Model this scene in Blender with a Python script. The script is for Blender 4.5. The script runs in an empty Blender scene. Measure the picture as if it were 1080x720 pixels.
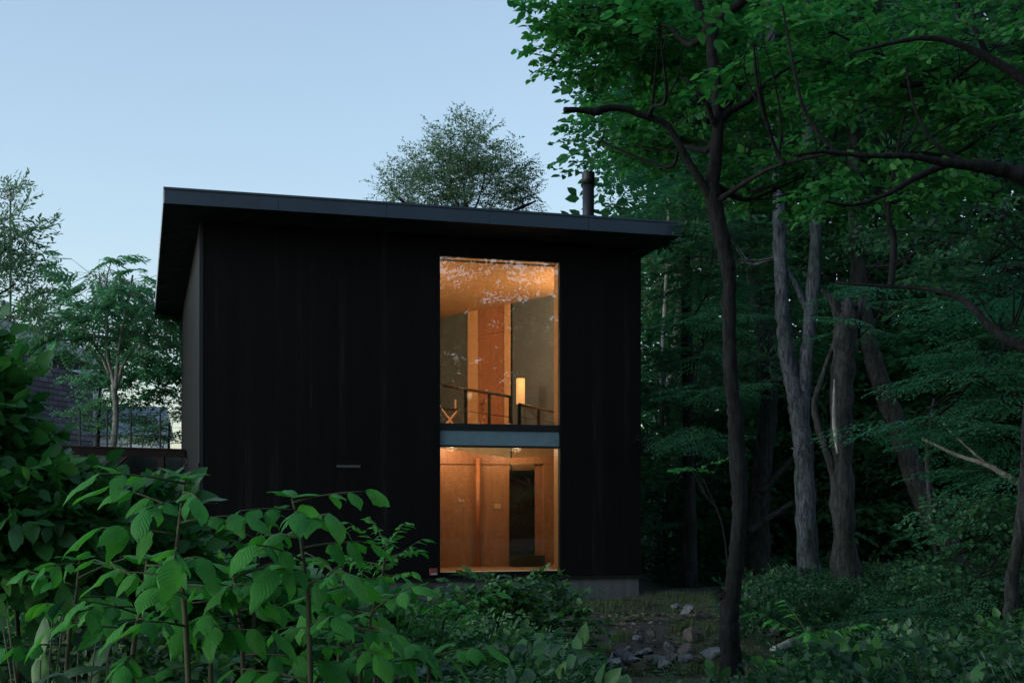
import bpy, bmesh, math, random
import numpy as np
from mathutils import Vector, Matrix

rng = np.random.default_rng(11)
random.seed(11)
S = bpy.context.scene
COL = S.collection
R = math.radians

# ------------------------------------------------------------------ camera
F, CX, HY, EYE = 1344.0, 540.0, 529.0, 1.7
cam = bpy.data.cameras.new('camera'); co = bpy.data.objects.new('camera', cam); COL.objects.link(co)
cam.sensor_width = 36; cam.lens = F / 1080 * 36
cam.shift_y = (HY - 360) / 1080
cam.clip_start = .05; cam.clip_end = 3000
co.location = (0, 0, EYE); co.rotation_euler = (R(90), 0, 0)
S.camera = co

def P(px, py, d):
    return np.array([(px - CX) / F * d, d, EYE - (py - HY) / F * d])

# ------------------------------------------------------------------ render / colour
S.render.engine = 'CYCLES'
cy = S.cycles
cy.max_bounces = 7; cy.diffuse_bounces = 3; cy.glossy_bounces = 3; cy.transmission_bounces = 4; cy.transparent_max_bounces = 8
cy.use_denoising = True
cy.sample_clamp_indirect = 4
cy.caustics_reflective = False; cy.caustics_refractive = False
vs = S.view_settings
vs.view_transform = 'Standard'; vs.look = 'None'; vs.gamma = 1; vs.exposure = 1.55; vs.use_curve_mapping = False

# ------------------------------------------------------------------ sky and sun
SUN_EL, SUN_AZ = R(11), R(-112)          # azimuth measured from +Y towards +X
W = bpy.data.worlds.new('World'); S.world = W; W.use_nodes = True
nt = W.node_tree; nt.nodes.clear()
wo = nt.nodes.new('ShaderNodeOutputWorld'); bg = nt.nodes.new('ShaderNodeBackground')
sky = nt.nodes.new('ShaderNodeTexSky'); sky.sky_type = 'NISHITA'; sky.sun_disc = False
sky.sun_elevation = SUN_EL; sky.sun_rotation = SUN_AZ
sky.altitude = 100; sky.air_density = 1.0; sky.dust_density = 1.7; sky.ozone_density = 2.0
bg.inputs['Strength'].default_value = .15
gmn = nt.nodes.new('ShaderNodeGamma'); gmn.inputs[1].default_value = .7; nt.links.new(sky.outputs[0], gmn.inputs[0]); nt.links.new(gmn.outputs[0], bg.inputs[0]); nt.links.new(bg.outputs[0], wo.inputs[0])
sl = bpy.data.lights.new('sun', 'SUN'); sl.energy = .75; sl.angle = R(60); sl.color = (.72, .87, 1)
so = bpy.data.objects.new('sun', sl); COL.objects.link(so)
sd = Vector((math.sin(SUN_AZ) * math.cos(SUN_EL), math.cos(SUN_AZ) * math.cos(SUN_EL), math.sin(SUN_EL)))
so.rotation_euler = (-sd).to_track_quat('-Z', 'Y').to_euler(); so.location = (0, 0, 40)

# ------------------------------------------------------------------ materials
def new_mat(name):
    m = bpy.data.materials.new(name); m.use_nodes = True
    t = m.node_tree
    return m, t, t.nodes['Principled BSDF'], t.nodes['Material Output']

def N(t, typ, **kw):
    n = t.nodes.new(typ)
    for k, v in kw.items(): setattr(n, k, v)
    return n

def ramp(t, fac, stops):
    r = N(t, 'ShaderNodeValToRGB'); e = r.color_ramp.elements
    while len(e) < len(stops): e.new(.5)
    for el, (p, c) in zip(e, stops):
        el.position = p; el.color = (*c, 1) if len(c) == 3 else c
    t.links.new(fac, r.inputs[0]); return r.outputs[0]

def texco(t, scale=(1, 1, 1), src='Object', rot=(0, 0, 0)):
    c = N(t, 'ShaderNodeTexCoord'); m = N(t, 'ShaderNodeMapping')
    m.inputs['Scale'].default_value = scale; m.inputs['Rotation'].default_value = rot
    t.links.new(c.outputs[src], m.inputs[0]); return m.outputs[0]

def noise(t, vec, scale, detail=4, rough=.6, dist=0):
    n = N(t, 'ShaderNodeTexNoise'); n.inputs['Scale'].default_value = scale; n.inputs['Detail'].default_value = detail
    n.inputs['Roughness'].default_value = rough; n.inputs['Distortion'].default_value = dist
    t.links.new(vec, n.inputs['Vector']); return n.outputs[0]

def bump(t, b, h, strength=.4, dist=.02):
    n = N(t, 'ShaderNodeBump'); n.inputs['Strength'].default_value = strength; n.inputs['Distance'].default_value = dist
    t.links.new(h, n.inputs['Height']); t.links.new(n.outputs[0], b.inputs['Normal'])

def math_(t, op, a, b=None):
    n = N(t, 'ShaderNodeMath', operation=op)
    for i, v in enumerate((a, b)):
        if v is None: continue
        if hasattr(v, 'links'): t.links.new(v, n.inputs[i])
        else: n.inputs[i].default_value = v
    return n.outputs[0]

def m_noise(name, c0, c1, scale=3, rough=.8, bs=.3, bd=.01, stretch=(1, 1, 1), spec=.3, metal=0, detail=5):
    m, t, b, o = new_mat(name)
    v = texco(t, stretch); h = noise(t, v, scale, detail)
    t.links.new(ramp(t, h, [(.3, c0), (.7, c1)]), b.inputs['Base Color'])
    b.inputs['Roughness'].default_value = rough; b.inputs['Specular IOR Level'].default_value = spec
    b.inputs['Metallic'].default_value = metal
    if bs: bump(t, b, h, bs, bd)
    return m

def m_leaf(name, stops, rough=.42, trans=.35, spec=.4, veins=False, tcol=None):
    m, t, b, o = new_mat(name)
    g = N(t, 'ShaderNodeNewGeometry')
    c = ramp(t, g.outputs['Random Per Island'], stops)
    if veins:
        uv = N(t, 'ShaderNodeTexCoord'); sp = N(t, 'ShaderNodeSeparateXYZ'); t.links.new(uv.outputs['UV'], sp.inputs[0])
        av = math_(t, 'ABSOLUTE', math_(t, 'SUBTRACT', sp.outputs[1], .5))
        ph = math_(t, 'SUBTRACT', math_(t, 'MULTIPLY', sp.outputs[0], math_(t, 'ADD', 6.5, math_(t, 'MULTIPLY', g.outputs['Random Per Island'], 4.0))), math_(t, 'MULTIPLY', av, 5.0))
        w = math_(t, 'ABSOLUTE', math_(t, 'SUBTRACT', math_(t, 'FRACT', ph), .5))
        side = math_(t, 'MULTIPLY', math_(t, 'LESS_THAN', w, .05), .6)
        mid = math_(t, 'LESS_THAN', av, .018)
        vv = math_(t, 'MAXIMUM', side, mid)
        mx = N(t, 'ShaderNodeMix', data_type='RGBA', blend_type='MULTIPLY')
        t.links.new(math_(t, 'MULTIPLY', vv, .6), mx.inputs[0]); t.links.new(c, mx.inputs[6])
        mx.inputs[7].default_value = (.55, .7, .5, 1)
        blot = noise(t, texco(t), 14, 4)
        mx2 = N(t, 'ShaderNodeMix', data_type='RGBA', blend_type='MULTIPLY')
        t.links.new(ramp(t, blot, [(.3, (0, 0, 0)), (.75, (.5, .5, .5))]), mx2.inputs[0])
        t.links.new(mx.outputs[2], mx2.inputs[6]); mx2.inputs[7].default_value = (.55, .65, .5, 1)
        c = mx2.outputs[2]
        spot = noise(t, texco(t), 55, 2, .5); age = math_(t, 'GREATER_THAN', math_(t, 'FRACT', math_(t, 'MULTIPLY', g.outputs['Random Per Island'], 17.3)), .55)
        mx3 = N(t, 'ShaderNodeMix', data_type='RGBA'); t.links.new(math_(t, 'MULTIPLY', math_(t, 'GREATER_THAN', spot, .7), age), mx3.inputs[0])
        t.links.new(c, mx3.inputs[6]); mx3.inputs[7].default_value = (.09, .075, .03, 1); c = mx3.outputs[2]
        bump(t, b, math_(t, 'ADD', math_(t, 'MULTIPLY', w, 1.0), math_(t, 'MULTIPLY', vv, -.4)), .5, .004)
    t.links.new(c, b.inputs['Base Color'])
    b.inputs['Roughness'].default_value = rough; b.inputs['Specular IOR Level'].default_value = spec
    tr = N(t, 'ShaderNodeBsdfTranslucent'); mx = N(t, 'ShaderNodeMixShader'); mx.inputs[0].default_value = trans
    hs = N(t, 'ShaderNodeHueSaturation'); hs.inputs['Value'].default_value = 1.5; hs.inputs['Saturation'].default_value = 1.1; hs.inputs['Hue'].default_value = .49
    t.links.new(c, hs.inputs['Color']); t.links.new(hs.outputs[0], tr.inputs[0])
    t.links.new(b.outputs[0], mx.inputs[1]); t.links.new(tr.outputs[0], mx.inputs[2]); t.links.new(mx.outputs[0], o.inputs[0])
    return m

def m_bark(name, c0, c1, furrow=18):
    m, t, b, o = new_mat(name)
    ha = noise(t, texco(t, (1, 1, .2)), furrow, 5, .65, .5); hb = noise(t, texco(t, (1, 1, .42)), furrow * 2.7, 4, .7, .3); h = math_(t, 'ADD', math_(t, 'MULTIPLY', ha, .62), math_(t, 'MULTIPLY', hb, .38))
    v2 = texco(t, (1, 1, .5)); p = noise(t, v2, 2.2, 3)
    c = ramp(t, h, [(.42, c0), (.58, c1)])
    mx = N(t, 'ShaderNodeMix', data_type='RGBA', blend_type='MULTIPLY'); mx.inputs[0].default_value = 1
    t.links.new(c, mx.inputs[6]); t.links.new(ramp(t, p, [(.35, (.42, .56, .42)), (.52, (.95, 1.0, .95)), (.7, (1.15, 1.15, 1.15))]), mx.inputs[7])
    t.links.new(mx.outputs[2], b.inputs['Base Color']); b.inputs['Roughness'].default_value = .9; b.inputs['Specular IOR Level'].default_value = .2
    bump(t, b, h, .9, .03)
    return m

def m_charred(name, k=1.0):
    m, t, b, o = new_mat(name)
    c = N(t, 'ShaderNodeTexCoord'); sp = N(t, 'ShaderNodeSeparateXYZ'); t.links.new(c.outputs['Object'], sp.inputs[0])
    xy = math_(t, 'ADD', sp.outputs[0], sp.outputs[1])
    bd = math_(t, 'MULTIPLY', xy, 1 / .118)
    fl = math_(t, 'FLOOR', bd); fr = math_(t, 'FRACT', bd)
    wn = N(t, 'ShaderNodeTexWhiteNoise', noise_dimensions='1D'); t.links.new(fl, wn.inputs['W'])
    gv = math_(t, 'MULTIPLY', math_(t, 'LESS_THAN', math_(t, 'ABSOLUTE', math_(t, 'SUBTRACT', fr, .5)), .465), 1.0)
    st = noise(t, texco(t, (16, 16, .6)), 2.6, 6, .7)
    big = noise(t, texco(t, (2.5, 2.5, .25)), 1.1, 3)
    tone = math_(t, 'ADD', math_(t, 'MULTIPLY', wn.outputs[0], .16), math_(t, 'ADD', math_(t, 'MULTIPLY', st, .7), math_(t, 'MULTIPLY', big, .6)))
    col = ramp(t, tone, [(.4, (.006 * k, .0065 * k, .0075 * k)), (.82, (.016 * k, .017 * k, .018 * k)), (1.0, (.085 * k, .082 * k, .08 * k))])
    mx = N(t, 'ShaderNodeMix', data_type='RGBA', blend_type='MULTIPLY'); mx.inputs[0].default_value = 1
    t.links.new(col, mx.inputs[6]); t.links.new(ramp(t, gv, [(0, (.3, .3, .3)), (1, (1, 1, 1))]), mx.inputs[7])
    t.links.new(mx.outputs[2], b.inputs['Base Color'])
    b.inputs['Roughness'].default_value = .6; b.inputs['Specular IOR Level'].default_value = .1
    bump(t, b, math_(t, 'ADD', gv, math_(t, 'MULTIPLY', st, .5)), .6, .008)
    return m

def m_wood(name, c0, c1, rough=.45, board=0, axis=0, stretch=(9, 9, .7)):
    m, t, b, o = new_mat(name)
    v = texco(t, stretch); h = noise(t, v, 2.0, 5, .6, 1.2)
    kn = noise(t, texco(t, (1.5, 1.5, .8)), 1.3, 3)
    c = ramp(t, math_(t, 'ADD', math_(t, 'MULTIPLY', h, .7), math_(t, 'MULTIPLY', kn, .3)), [(.35, c0), (.65, c1)])
    t.links.new(c, b.inputs['Base Color']); b.inputs['Roughness'].default_value = rough
    bump(t, b, h, .08, .003)
    return m

def m_rock(name, c0, c1):
    m, t, b, o = new_mat(name); v = texco(t)
    n1 = noise(t, v, 7, 6, .65); n2 = noise(t, v, 34, 4, .7); n3 = noise(t, v, 4.5, 4, .6, .5)
    c = ramp(t, math_(t, 'ADD', math_(t, 'MULTIPLY', n1, .65), math_(t, 'MULTIPLY', n2, .35)), [(.35, c0), (.65, c1)])
    mx = N(t, 'ShaderNodeMix', data_type='RGBA'); t.links.new(ramp(t, n3, [(.5, (0, 0, 0)), (.62, (.85, .85, .85))]), mx.inputs[0])
    t.links.new(c, mx.inputs[6]); mx.inputs[7].default_value = (.022, .034, .014, 1)
    t.links.new(mx.outputs[2], b.inputs['Base Color']); b.inputs['Roughness'].default_value = .92; b.inputs['Specular IOR Level'].default_value = .2
    bump(t, b, math_(t, 'ADD', n1, n2), .7, .025); return m

def m_plain(name, c, rough=.6, metal=0, spec=.4):
    return m_noise(name, tuple(x * .85 for x in c), tuple(min(1, x * 1.1) for x in c), 6, rough, .1, .003, spec=spec, metal=metal)

def m_emit(name, c, s):
    m, t, b, o = new_mat(name)
    b.inputs['Base Color'].default_value = (*c, 1); b.inputs['Emission Color'].default_value = (*c, 1)
    v = noise(t, texco(t, (1, 1, 1)), 5, 2)
    t.links.new(math_(t, 'MULTIPLY', math_(t, 'ADD', math_(t, 'MULTIPLY', v, .3), .85), s), b.inputs['Emission Strength'])
    return m

MT = {}
MT['charred'] = m_charred('charred_cedar', .21)
MT['side'] = m_charred('weathered_lit_cedar', .7)  # weathered copy of the cladding, lightened to carry the open-sky light
MT['roof_metal'] = m_noise('dark_roof_metal', (.008, .02, .036), (.015, .031, .05), 2.5, .38, .1, .004, spec=.5)
MT['soffit'] = m_charred('soffit_boards', 5)
MT['concrete'] = m_noise('foundation_concrete', (.045, .05, .055), (.09, .1, .105), 1.8, .9, .3, .006, stretch=(3, 3, .5))
MT['ply'] = m_wood('larch_plywood', (.44, .25, .12), (.56, .34, .175))
MT['ply_low'] = m_wood('warm_plywood', (.36, .16, .07), (.46, .225, .105))
MT['ply_red'] = m_wood('reddish_plywood', (.33, .14, .07), (.43, .2, .105))
MT['ply_light'] = m_wood('pale_timber', (.6, .38, .2), (.7, .46, .26))
MT['cream'] = m_plain('cream_board', (.72, .58, .38), .7)
MT['post'] = m_wood('orange_timber_post', (.5, .17, .06), (.6, .23, .09))
MT['dark_panel'] = m_noise('dark_grey_panel', (.085, .115, .135), (.115, .15, .17), 2, .35, .05, .003, spec=.5)
MT['brown_dark'] = m_plain('dark_brown_panel', (.035, .02, .014), .5)
MT['black'] = m_plain('black_steel', (.012, .013, .014), .45, .3)
MT['rail'] = m_plain('brown_steel_rail', (.05, .04, .035), .4, .5)
MT['spandrel'] = m_plain('blue_grey_spandrel', (.1, .17, .2), .5)
MT['floor'] = m_wood('floor_boards', (.4, .22, .11), (.5, .29, .15), .4, stretch=(.7, 9, 9))
MT['white'] = m_plain('white_paint', (.75, .74, .7), .5)
MT['rust'] = m_noise('rusty_steel', (.012, .008, .007), (.032, .018, .014), 5, .85, .3, .005)
MT['wire'] = m_plain('dark_wire', (.03, .033, .036), .5, .5)
MT['slate'] = None
MT['rock'] = m_rock('grey_rock', (.05, .057, .065), (.15, .165, .18))
MT['rock_brown'] = m_rock('brown_rock', (.045, .04, .036), (.12, .105, .095))
MT['lamp'] = m_emit('lamp_shade_glow', (1, .62, .26), .2)
MT['bulb'] = m_emit('added_lamp_glow', (1, .62, .3), 3)
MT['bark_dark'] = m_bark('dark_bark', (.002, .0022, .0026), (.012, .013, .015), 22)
MT['bark_grey'] = m_bark('grey_bark', (.01, .013, .017), (.07, .083, .1), 24)
MT['bark_pale'] = m_bark('pale_smooth_bark', (.12, .12, .12), (.3, .3, .29), 7)
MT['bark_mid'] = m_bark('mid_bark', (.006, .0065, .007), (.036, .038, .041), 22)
MT['stem'] = m_noise('green_brown_stem', (.03, .035, .02), (.06, .07, .03), 8, .7, .2, .004)
MT['dead'] = m_bark('dead_wood', (.12, .115, .11), (.36, .35, .34), 10)

G = lambda *a: [(i / max(1, len(a) - 1), c) for i, c in enumerate(a)]
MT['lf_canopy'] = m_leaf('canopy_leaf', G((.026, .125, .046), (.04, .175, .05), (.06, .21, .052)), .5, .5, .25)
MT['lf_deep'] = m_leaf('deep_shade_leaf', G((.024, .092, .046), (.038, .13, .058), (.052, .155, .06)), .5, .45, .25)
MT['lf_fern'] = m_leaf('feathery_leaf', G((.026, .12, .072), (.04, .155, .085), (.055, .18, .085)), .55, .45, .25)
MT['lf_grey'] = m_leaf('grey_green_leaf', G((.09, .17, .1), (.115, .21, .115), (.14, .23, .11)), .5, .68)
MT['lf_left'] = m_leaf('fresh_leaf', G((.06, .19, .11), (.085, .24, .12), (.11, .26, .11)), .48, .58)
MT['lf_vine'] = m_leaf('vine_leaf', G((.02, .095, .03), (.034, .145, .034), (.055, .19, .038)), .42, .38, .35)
MT['lf_big'] = m_leaf('broad_leaf', G((.034, .2, .042), (.048, .25, .046), (.068, .28, .046)), .5, .4, .2, veins=True)
MT['lf_blue'] = m_leaf('glossy_dark_leaf', G((.02, .06, .04), (.03, .08, .045), (.045, .11, .04)), .46, .22, .35, veins=True)
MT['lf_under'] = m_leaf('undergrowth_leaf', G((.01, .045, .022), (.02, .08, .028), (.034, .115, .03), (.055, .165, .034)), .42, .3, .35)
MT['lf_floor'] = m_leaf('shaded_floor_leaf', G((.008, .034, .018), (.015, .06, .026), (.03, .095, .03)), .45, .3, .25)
MT['grass'] = m_leaf('grass_blade', G((.03, .055, .02), (.045, .085, .025), (.07, .09, .035)), .6, .3)

# ------------------------------------------------------------------ mesh building
class MB:
    def __init__(s): s.v = []; s.f = {}; s.n = 0; s.uv = []
    def add(s, v, f, uv=None):
        v = np.asarray(v, float).reshape(-1, 3); f = np.asarray(f, np.int64)
        s.v.append(v); s.f.setdefault(f.shape[1], []).append(f + s.n); s.n += len(v)
        if uv is not None: s.uv.append(np.asarray(uv, float))
    def box(s, x0, x1, y0, y1, z0, z1):
        v = [(x, y, z) for z in (z0, z1) for y in (y0, y1) for x in (x0, x1)]
        s.add(v, [(0, 2, 3, 1), (4, 5, 7, 6), (0, 1, 5, 4), (2, 6, 7, 3), (0, 4, 6, 2), (1, 3, 7, 5)]); return s
    def prism(s, poly, lo, hi):
        """poly: list of (x,y); lo/hi: z value or list of z per vertex"""
        n = len(poly); lo = [lo] * n if np.isscalar(lo) else lo; hi = [hi] * n if np.isscalar(hi) else hi
        v = [(x, y, z) for (x, y), z in zip(poly, lo)] + [(x, y, z) for (x, y), z in zip(poly, hi)]
        q = [(i, (i + 1) % n, n + (i + 1) % n, n + i) for i in range(n)]
        s.add(v, q)
        s.add(v, [tuple(range(n - 1, -1, -1)), tuple(range(n, 2 * n))]); return s
    def tubes(s, Pn, Rn, sides=5, cap=True, rough=0.0):
        """Pn (N,K,3), Rn (N,K)"""
        Pn = np.asarray(Pn, float); Rn = np.asarray(Rn, float); n, K, _ = Pn.shape
        T = np.gradient(Pn, axis=1); T /= np.linalg.norm(T, axis=2, keepdims=True) + 1e-9
        up = np.zeros_like(T); up[..., 2] = 1.0
        mean = np.abs(T[..., 2]).mean(1) > .8
        up[mean] = (0, 1, 0)
        A = np.cross(up, T); A /= np.linalg.norm(A, axis=2, keepdims=True) + 1e-9
        B = np.cross(T, A)
        th = np.arange(sides) / sides * 2 * math.pi
        rr = Rn[..., None] * np.ones(sides)
        if rough: rr = rr * (1 + rough * rng.standard_normal(rr.shape))
        V = Pn[:, :, None] + rr[..., None] * (np.cos(th)[None, None, :, None] * A[:, :, None] + np.sin(th)[None, None, :, None] * B[:, :, None])
        V = V.reshape(-1, 3)
        k = np.arange(K - 1)[:, None] * sides; j = np.arange(sides)[None]; j2 = (j + 1) % sides
        q = np.stack([k + j, k + j2, k + sides + j2, k + sides + j], -1).reshape(-1, 4)
        Q = (q[None] + (np.arange(n) * K * sides)[:, None, None]).reshape(-1, 4)
        s.add(V, Q)
        if cap and n < 60:
            for i in range(n):
                for b, o in ((0, -1), (K - 1, 1)):
                    ids = np.arange(sides)[::o] + i * K * sides + b * sides
                    s.f.setdefault(sides, []).append((ids + s.n - len(V))[None])
        return s
    def tube(s, pts, radii, sides=10, sub=6, rough=0.0, wob=0.0):
        p, r = smooth_line(pts, radii, sub)
        if wob: p = p + rng.standard_normal(p.shape) * (r * wob)[:, None]
        return s.tubes(p[None], r[None], sides, rough=rough)
    def data(s, name, mat, origin=None, smooth=True):
        me = bpy.data.meshes.new(name)
        V = np.concatenate(s.v); 
        if origin is not None: V = V - np.asarray(origin)[None]
        loops = []; starts = []; tot = 0
        for k, fl in s.f.items():
            f = np.concatenate(fl); loops.append(f.ravel()); starts.append(tot + np.arange(len(f)) * k); tot += f.size
        loops = np.concatenate(loops); starts = np.concatenate(starts)
        me.vertices.add(len(V)); me.vertices.foreach_set('co', V.ravel())
        me.loops.add(len(loops)); me.loops.foreach_set('vertex_index', loops.astype(np.int32))
        me.polygons.add(len(starts)); me.polygons.foreach_set('loop_start', starts.astype(np.int32))
        me.polygons.foreach_set('use_smooth', np.full(len(starts), bool(smooth)))
        if s.uv:
            uv = np.concatenate(s.uv)[loops]; l = me.uv_layers.new(name='UVMap'); l.data.foreach_set('uv', uv.ravel())
        me.update(calc_edges=True); me.validate()
        me.materials.append(mat); return me
    def build(s, name, mat, parent=None, origin=None, smooth=False):
        if isinstance(mat, str): mat = MT[mat]
        o = bpy.data.objects.new(name, s.data(name, mat, origin, smooth)); COL.objects.link(o)
        if parent is not None: o.parent = parent
        return o

def smooth_line(pts, radii, sub=6):
    p = np.asarray(pts, float); r = np.asarray(radii, float)
    if len(r) == 2 and len(p) > 2: r = np.linspace(r[0], r[1], len(p))
    e = np.vstack([2 * p[0] - p[1], p, 2 * p[-1] - p[-2]]); out = []; ro = []
    for i in range(len(p) - 1):
        a, b, c, d = e[i:i + 4]
        for t in np.arange(sub) / sub:
            out.append(.5 * ((2 * b) + (c - a) * t + (2 * a - 5 * b + 4 * c - d) * t ** 2 + (3 * b - a - 3 * c + d) * t ** 3)); ro.append(r[i] * (1 - t) + r[i + 1] * t)
    out.append(p[-1]); ro.append(r[-1])
    return np.array(out), np.array(ro)

def tag(o, label, cat, group=None, kind=None):
    if label: o['label'] = label
    if cat: o['category'] = cat
    if group: o['group'] = group
    if kind: o['kind'] = kind
    return o

def thing(name, label, cat, loc=(0, 0, 0), rz=0, group=None):
    o = bpy.data.objects.new(name, None); COL.objects.link(o); o.location = tuple(loc); o.rotation_euler = (0, 0, rz)
    o.empty_display_size = .2
    return tag(o, label, cat, group)

# ------------------------------------------------------------------ leaves and sprays
def leaf6(L, Wd, fold=.12, curl=.1):
    v = np.array([(0, 0, 0), (.34 * L, .5 * Wd, fold * Wd), (.7 * L, .36 * Wd, fold * Wd * .7 - curl * L * .4), (L, 0, -curl * L),
                  (.7 * L, -.36 * Wd, fold * Wd * .7 - curl * L * .4), (.34 * L, -.5 * Wd, fold * Wd)])
    return v, np.array([(0, 3, 2, 1), (0, 5, 4, 3)])

def leaf9(L, Wd, fold=.12, curl=.1, s=.5):
    st = ((.18, .4), (.48, .5), (.8, .27)); z = lambda t: -curl * L * t * t
    v = [(0, 0, 0), (.5 * L, 0, z(.5)), (L, 0, z(1))]
    for sg in (1, -1): v += [(t * L, sg * w * Wd, fold * Wd * w * 2 + z(t) - .05 * Wd * (t > .5)) for t, w in st]
    return np.array(v), np.array([(0, 1, 4, 3), (1, 2, 5, 4), (0, 6, 7, 1), (1, 7, 8, 2)])

def rot(az=0, pitch=0, roll=0):
    ca, sa = math.cos(az), math.sin(az); cp, sp = math.cos(pitch), math.sin(pitch); cr, sr = math.cos(roll), math.sin(roll)
    return np.array([[ca, -sa, 0], [sa, ca, 0], [0, 0, 1]]) @ np.array([[cp, 0, -sp], [0, 1, 0], [sp, 0, cp]]) @ np.array([[1, 0, 0], [0, cr, -sr], [0, sr, cr]])

def rots(az, pitch, roll):
    ca, sa, cp, sp, cr, sr = np.cos(az), np.sin(az), np.cos(pitch), np.sin(pitch), np.cos(roll), np.sin(roll)
    z = np.zeros_like(ca); o = np.ones_like(ca)
    A = np.stack([np.stack([ca, -sa, z], -1), np.stack([sa, ca, z], -1), np.stack([z, z, o], -1)], -2)
    B = np.stack([np.stack([cp, z, -sp], -1), np.stack([z, o, z], -1), np.stack([sp, z, cp], -1)], -2)
    C = np.stack([np.stack([o, z, z], -1), np.stack([z, cr, -sr], -1), np.stack([z, sr, cr], -1)], -2)
    return A @ B @ C

class Tmpl: pass
def spray(kind, seed):
    """a twig with its leaves, length about 1, lying along +x with its flat side up"""
    r = np.random.default_rng(seed); lm = MB(); tm = MB()
    def put(p, az, L, Wd, pitch=None, roll=None, fold=.12, curl=.12):
        v, f = (leaf9 if kind in ('beech', 'heart', 'vine') else leaf6)(L, Wd, fold * r.uniform(.3, 1.9), curl * r.uniform(-.3, 2.4))
        lm.add(v @ rot(az, r.normal(0, .5 if kind == 'vine' else .25) if pitch is None else pitch, r.normal(0, .65 if kind == 'vine' else .38) if roll is None else roll).T + p, f)
    def axis(L, az, p0, droop, n=5):
        t = np.linspace(0, 1, n)
        return np.stack([p0[0] + L * t * math.cos(az), p0[1] + L * t * math.sin(az), p0[2] - droop * L * t ** 2], -1)
    def at(pl, t):
        i = min(int(t * (len(pl) - 1)), len(pl) - 2); u = t * (len(pl) - 1) - i
        return pl[i] * (1 - u) + pl[i + 1] * u
    main = axis(1, 0, np.zeros(3), r.uniform(.02, .2))
    if kind in ('broad', 'heart', 'beech', 'vine'):
        ls = dict(broad=.115, heart=.17, beech=.155, vine=.38)[kind]; wr = dict(broad=.66, heart=.85, beech=.68, vine=.72)[kind]
        tm.tubes(main[None], np.linspace(.007, .002, 5)[None], 3)
        ns = dict(broad=6, heart=3, beech=4, vine=2)[kind]
        axes = [(main, 0, 1.0, .3)]
        for i in range(ns):
            t = .1 + .75 * (i + r.uniform(0, .6)) / ns; s = 1 if i % 2 else -1
            az = s * r.uniform(.6, 1.1); L = (1 - t * .6) * r.uniform(.35, .6)
            a = axis(L, az, at(main, t), r.uniform(0, .2)); tm.tubes(a[None], np.linspace(.004, .0015, 5)[None], 3)
            axes.append((a, az, L, .12))
        for a, az, L, t0 in axes:
            n = max(3, int(L / (ls * .62))); s = 1
            for i in range(n):
                t = t0 + (1 - t0) * (i + .5) / n; s = -s
                k = ls * r.uniform(.7, 1.15)
                put(at(a, t), az + s * r.uniform(.6, 1.2), k, k * wr)
            put(a[-1], az + r.normal(0, .2), ls, ls * wr)
    elif kind == 'fine':            # small leaves on many twigs
        tm.tubes(main[None], np.linspace(.008, .002, 5)[None], 3)
        for i in range(9):
            t = .08 + .9 * i / 9; s = 1 if i % 2 else -1; az = s * r.uniform(.4, 1.2); L = r.uniform(.25, .55)
            a = axis(L, az, at(main, t), r.uniform(-.3, .4)); tm.tubes(a[None], np.linspace(.004, .0015, 5)[None], 3)
            for j in range(5):
                k = r.uniform(.07, .115); put(at(a, .2 + .8 * j / 5), az + r.choice((-1, 1)) * r.uniform(.3, 1.3), k, k * .55, r.normal(-.2, .5), r.normal(0, .6))
    elif kind == 'willow':
        tm.tubes(main[None], np.linspace(.007, .002, 5)[None], 3)
        for i in range(6):
            t = .05 + .8 * i / 6; s = 1 if i % 2 else -1; az = s * r.uniform(.3, .8); L = r.uniform(.35, .6)
            a = axis(L, az, at(main, t), r.uniform(-.2, .3)); tm.tubes(a[None], np.linspace(.004, .0015, 5)[None], 3)
            for j in range(7):
                k = r.uniform(.1, .16); put(at(a, .1 + .9 * j / 7), az + (1 if j % 2 else -1) * r.uniform(.4, .9), k, k * .33, r.normal(.1, .35), r.normal(0, .5))
    elif kind == 'fern':            # flat layered spray of dense small leaflets
        tm.tubes(main[None], np.linspace(.008, .002, 5)[None], 3)
        for i in range(16):
            t = .04 + .95 * i / 16; s = 1 if i % 2 else -1; az = s * r.uniform(.75, 1.05); L = .42 * math.sin(math.pi * min(1, .2 + .8 * t)) ** .6 * r.uniform(.75, 1.1) + .06
            a = axis(L, az, at(main, t), r.uniform(.1, .3)); n = max(3, int(L / .045)); sd = 1
            for j in range(n):
                sd = -sd; put(at(a, (j + .7) / n), az + sd * .75, .07 * r.uniform(.8, 1.1), .03, -.1 + r.normal(0, .1), r.normal(0, .2), .05, .15)
    elif kind == 'pinnate':         # compound leaves hanging off a twig
        tm.tubes(main[None] * np.array([.6, 1, 1]), np.linspace(.01, .004, 5)[None], 3)
        for i in range(6):
            t = .1 + .9 * i / 6; az = r.uniform(-1.4, 1.4); L = r.uniform(.5, .75); p0 = at(main * np.array([.6, 1, 1]), t)
            a = axis(L, az, p0, r.uniform(.2, .6)); tm.tubes(a[None], np.linspace(.004, .002, 5)[None], 3)
            for j in range(7):
                for s in (-1, 1):
                    k = .17 * math.sin(math.pi * (.2 + .65 * (j + .5) / 7)) * r.uniform(.85, 1.1)
                    put(at(a, .15 + .85 * (j + .5) / 7), az + s * r.uniform(.85, 1.15), k, k * .36, r.normal(-.25, .15), s * -.25)
            put(a[-1], az, .14, .05)
    T = Tmpl()
    T.lv = np.concatenate(lm.v); T.lf = np.concatenate(lm.f[4])
    T.tv = np.concatenate(tm.v); T.tf = np.concatenate(tm.f[4])
    return T

TP = {k: [spray(k, 100 + i) for i in range(n)] for k, n in dict(broad=8, heart=8, beech=10, vine=8, fine=8, willow=6, fern=6, pinnate=6).items()}

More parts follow.
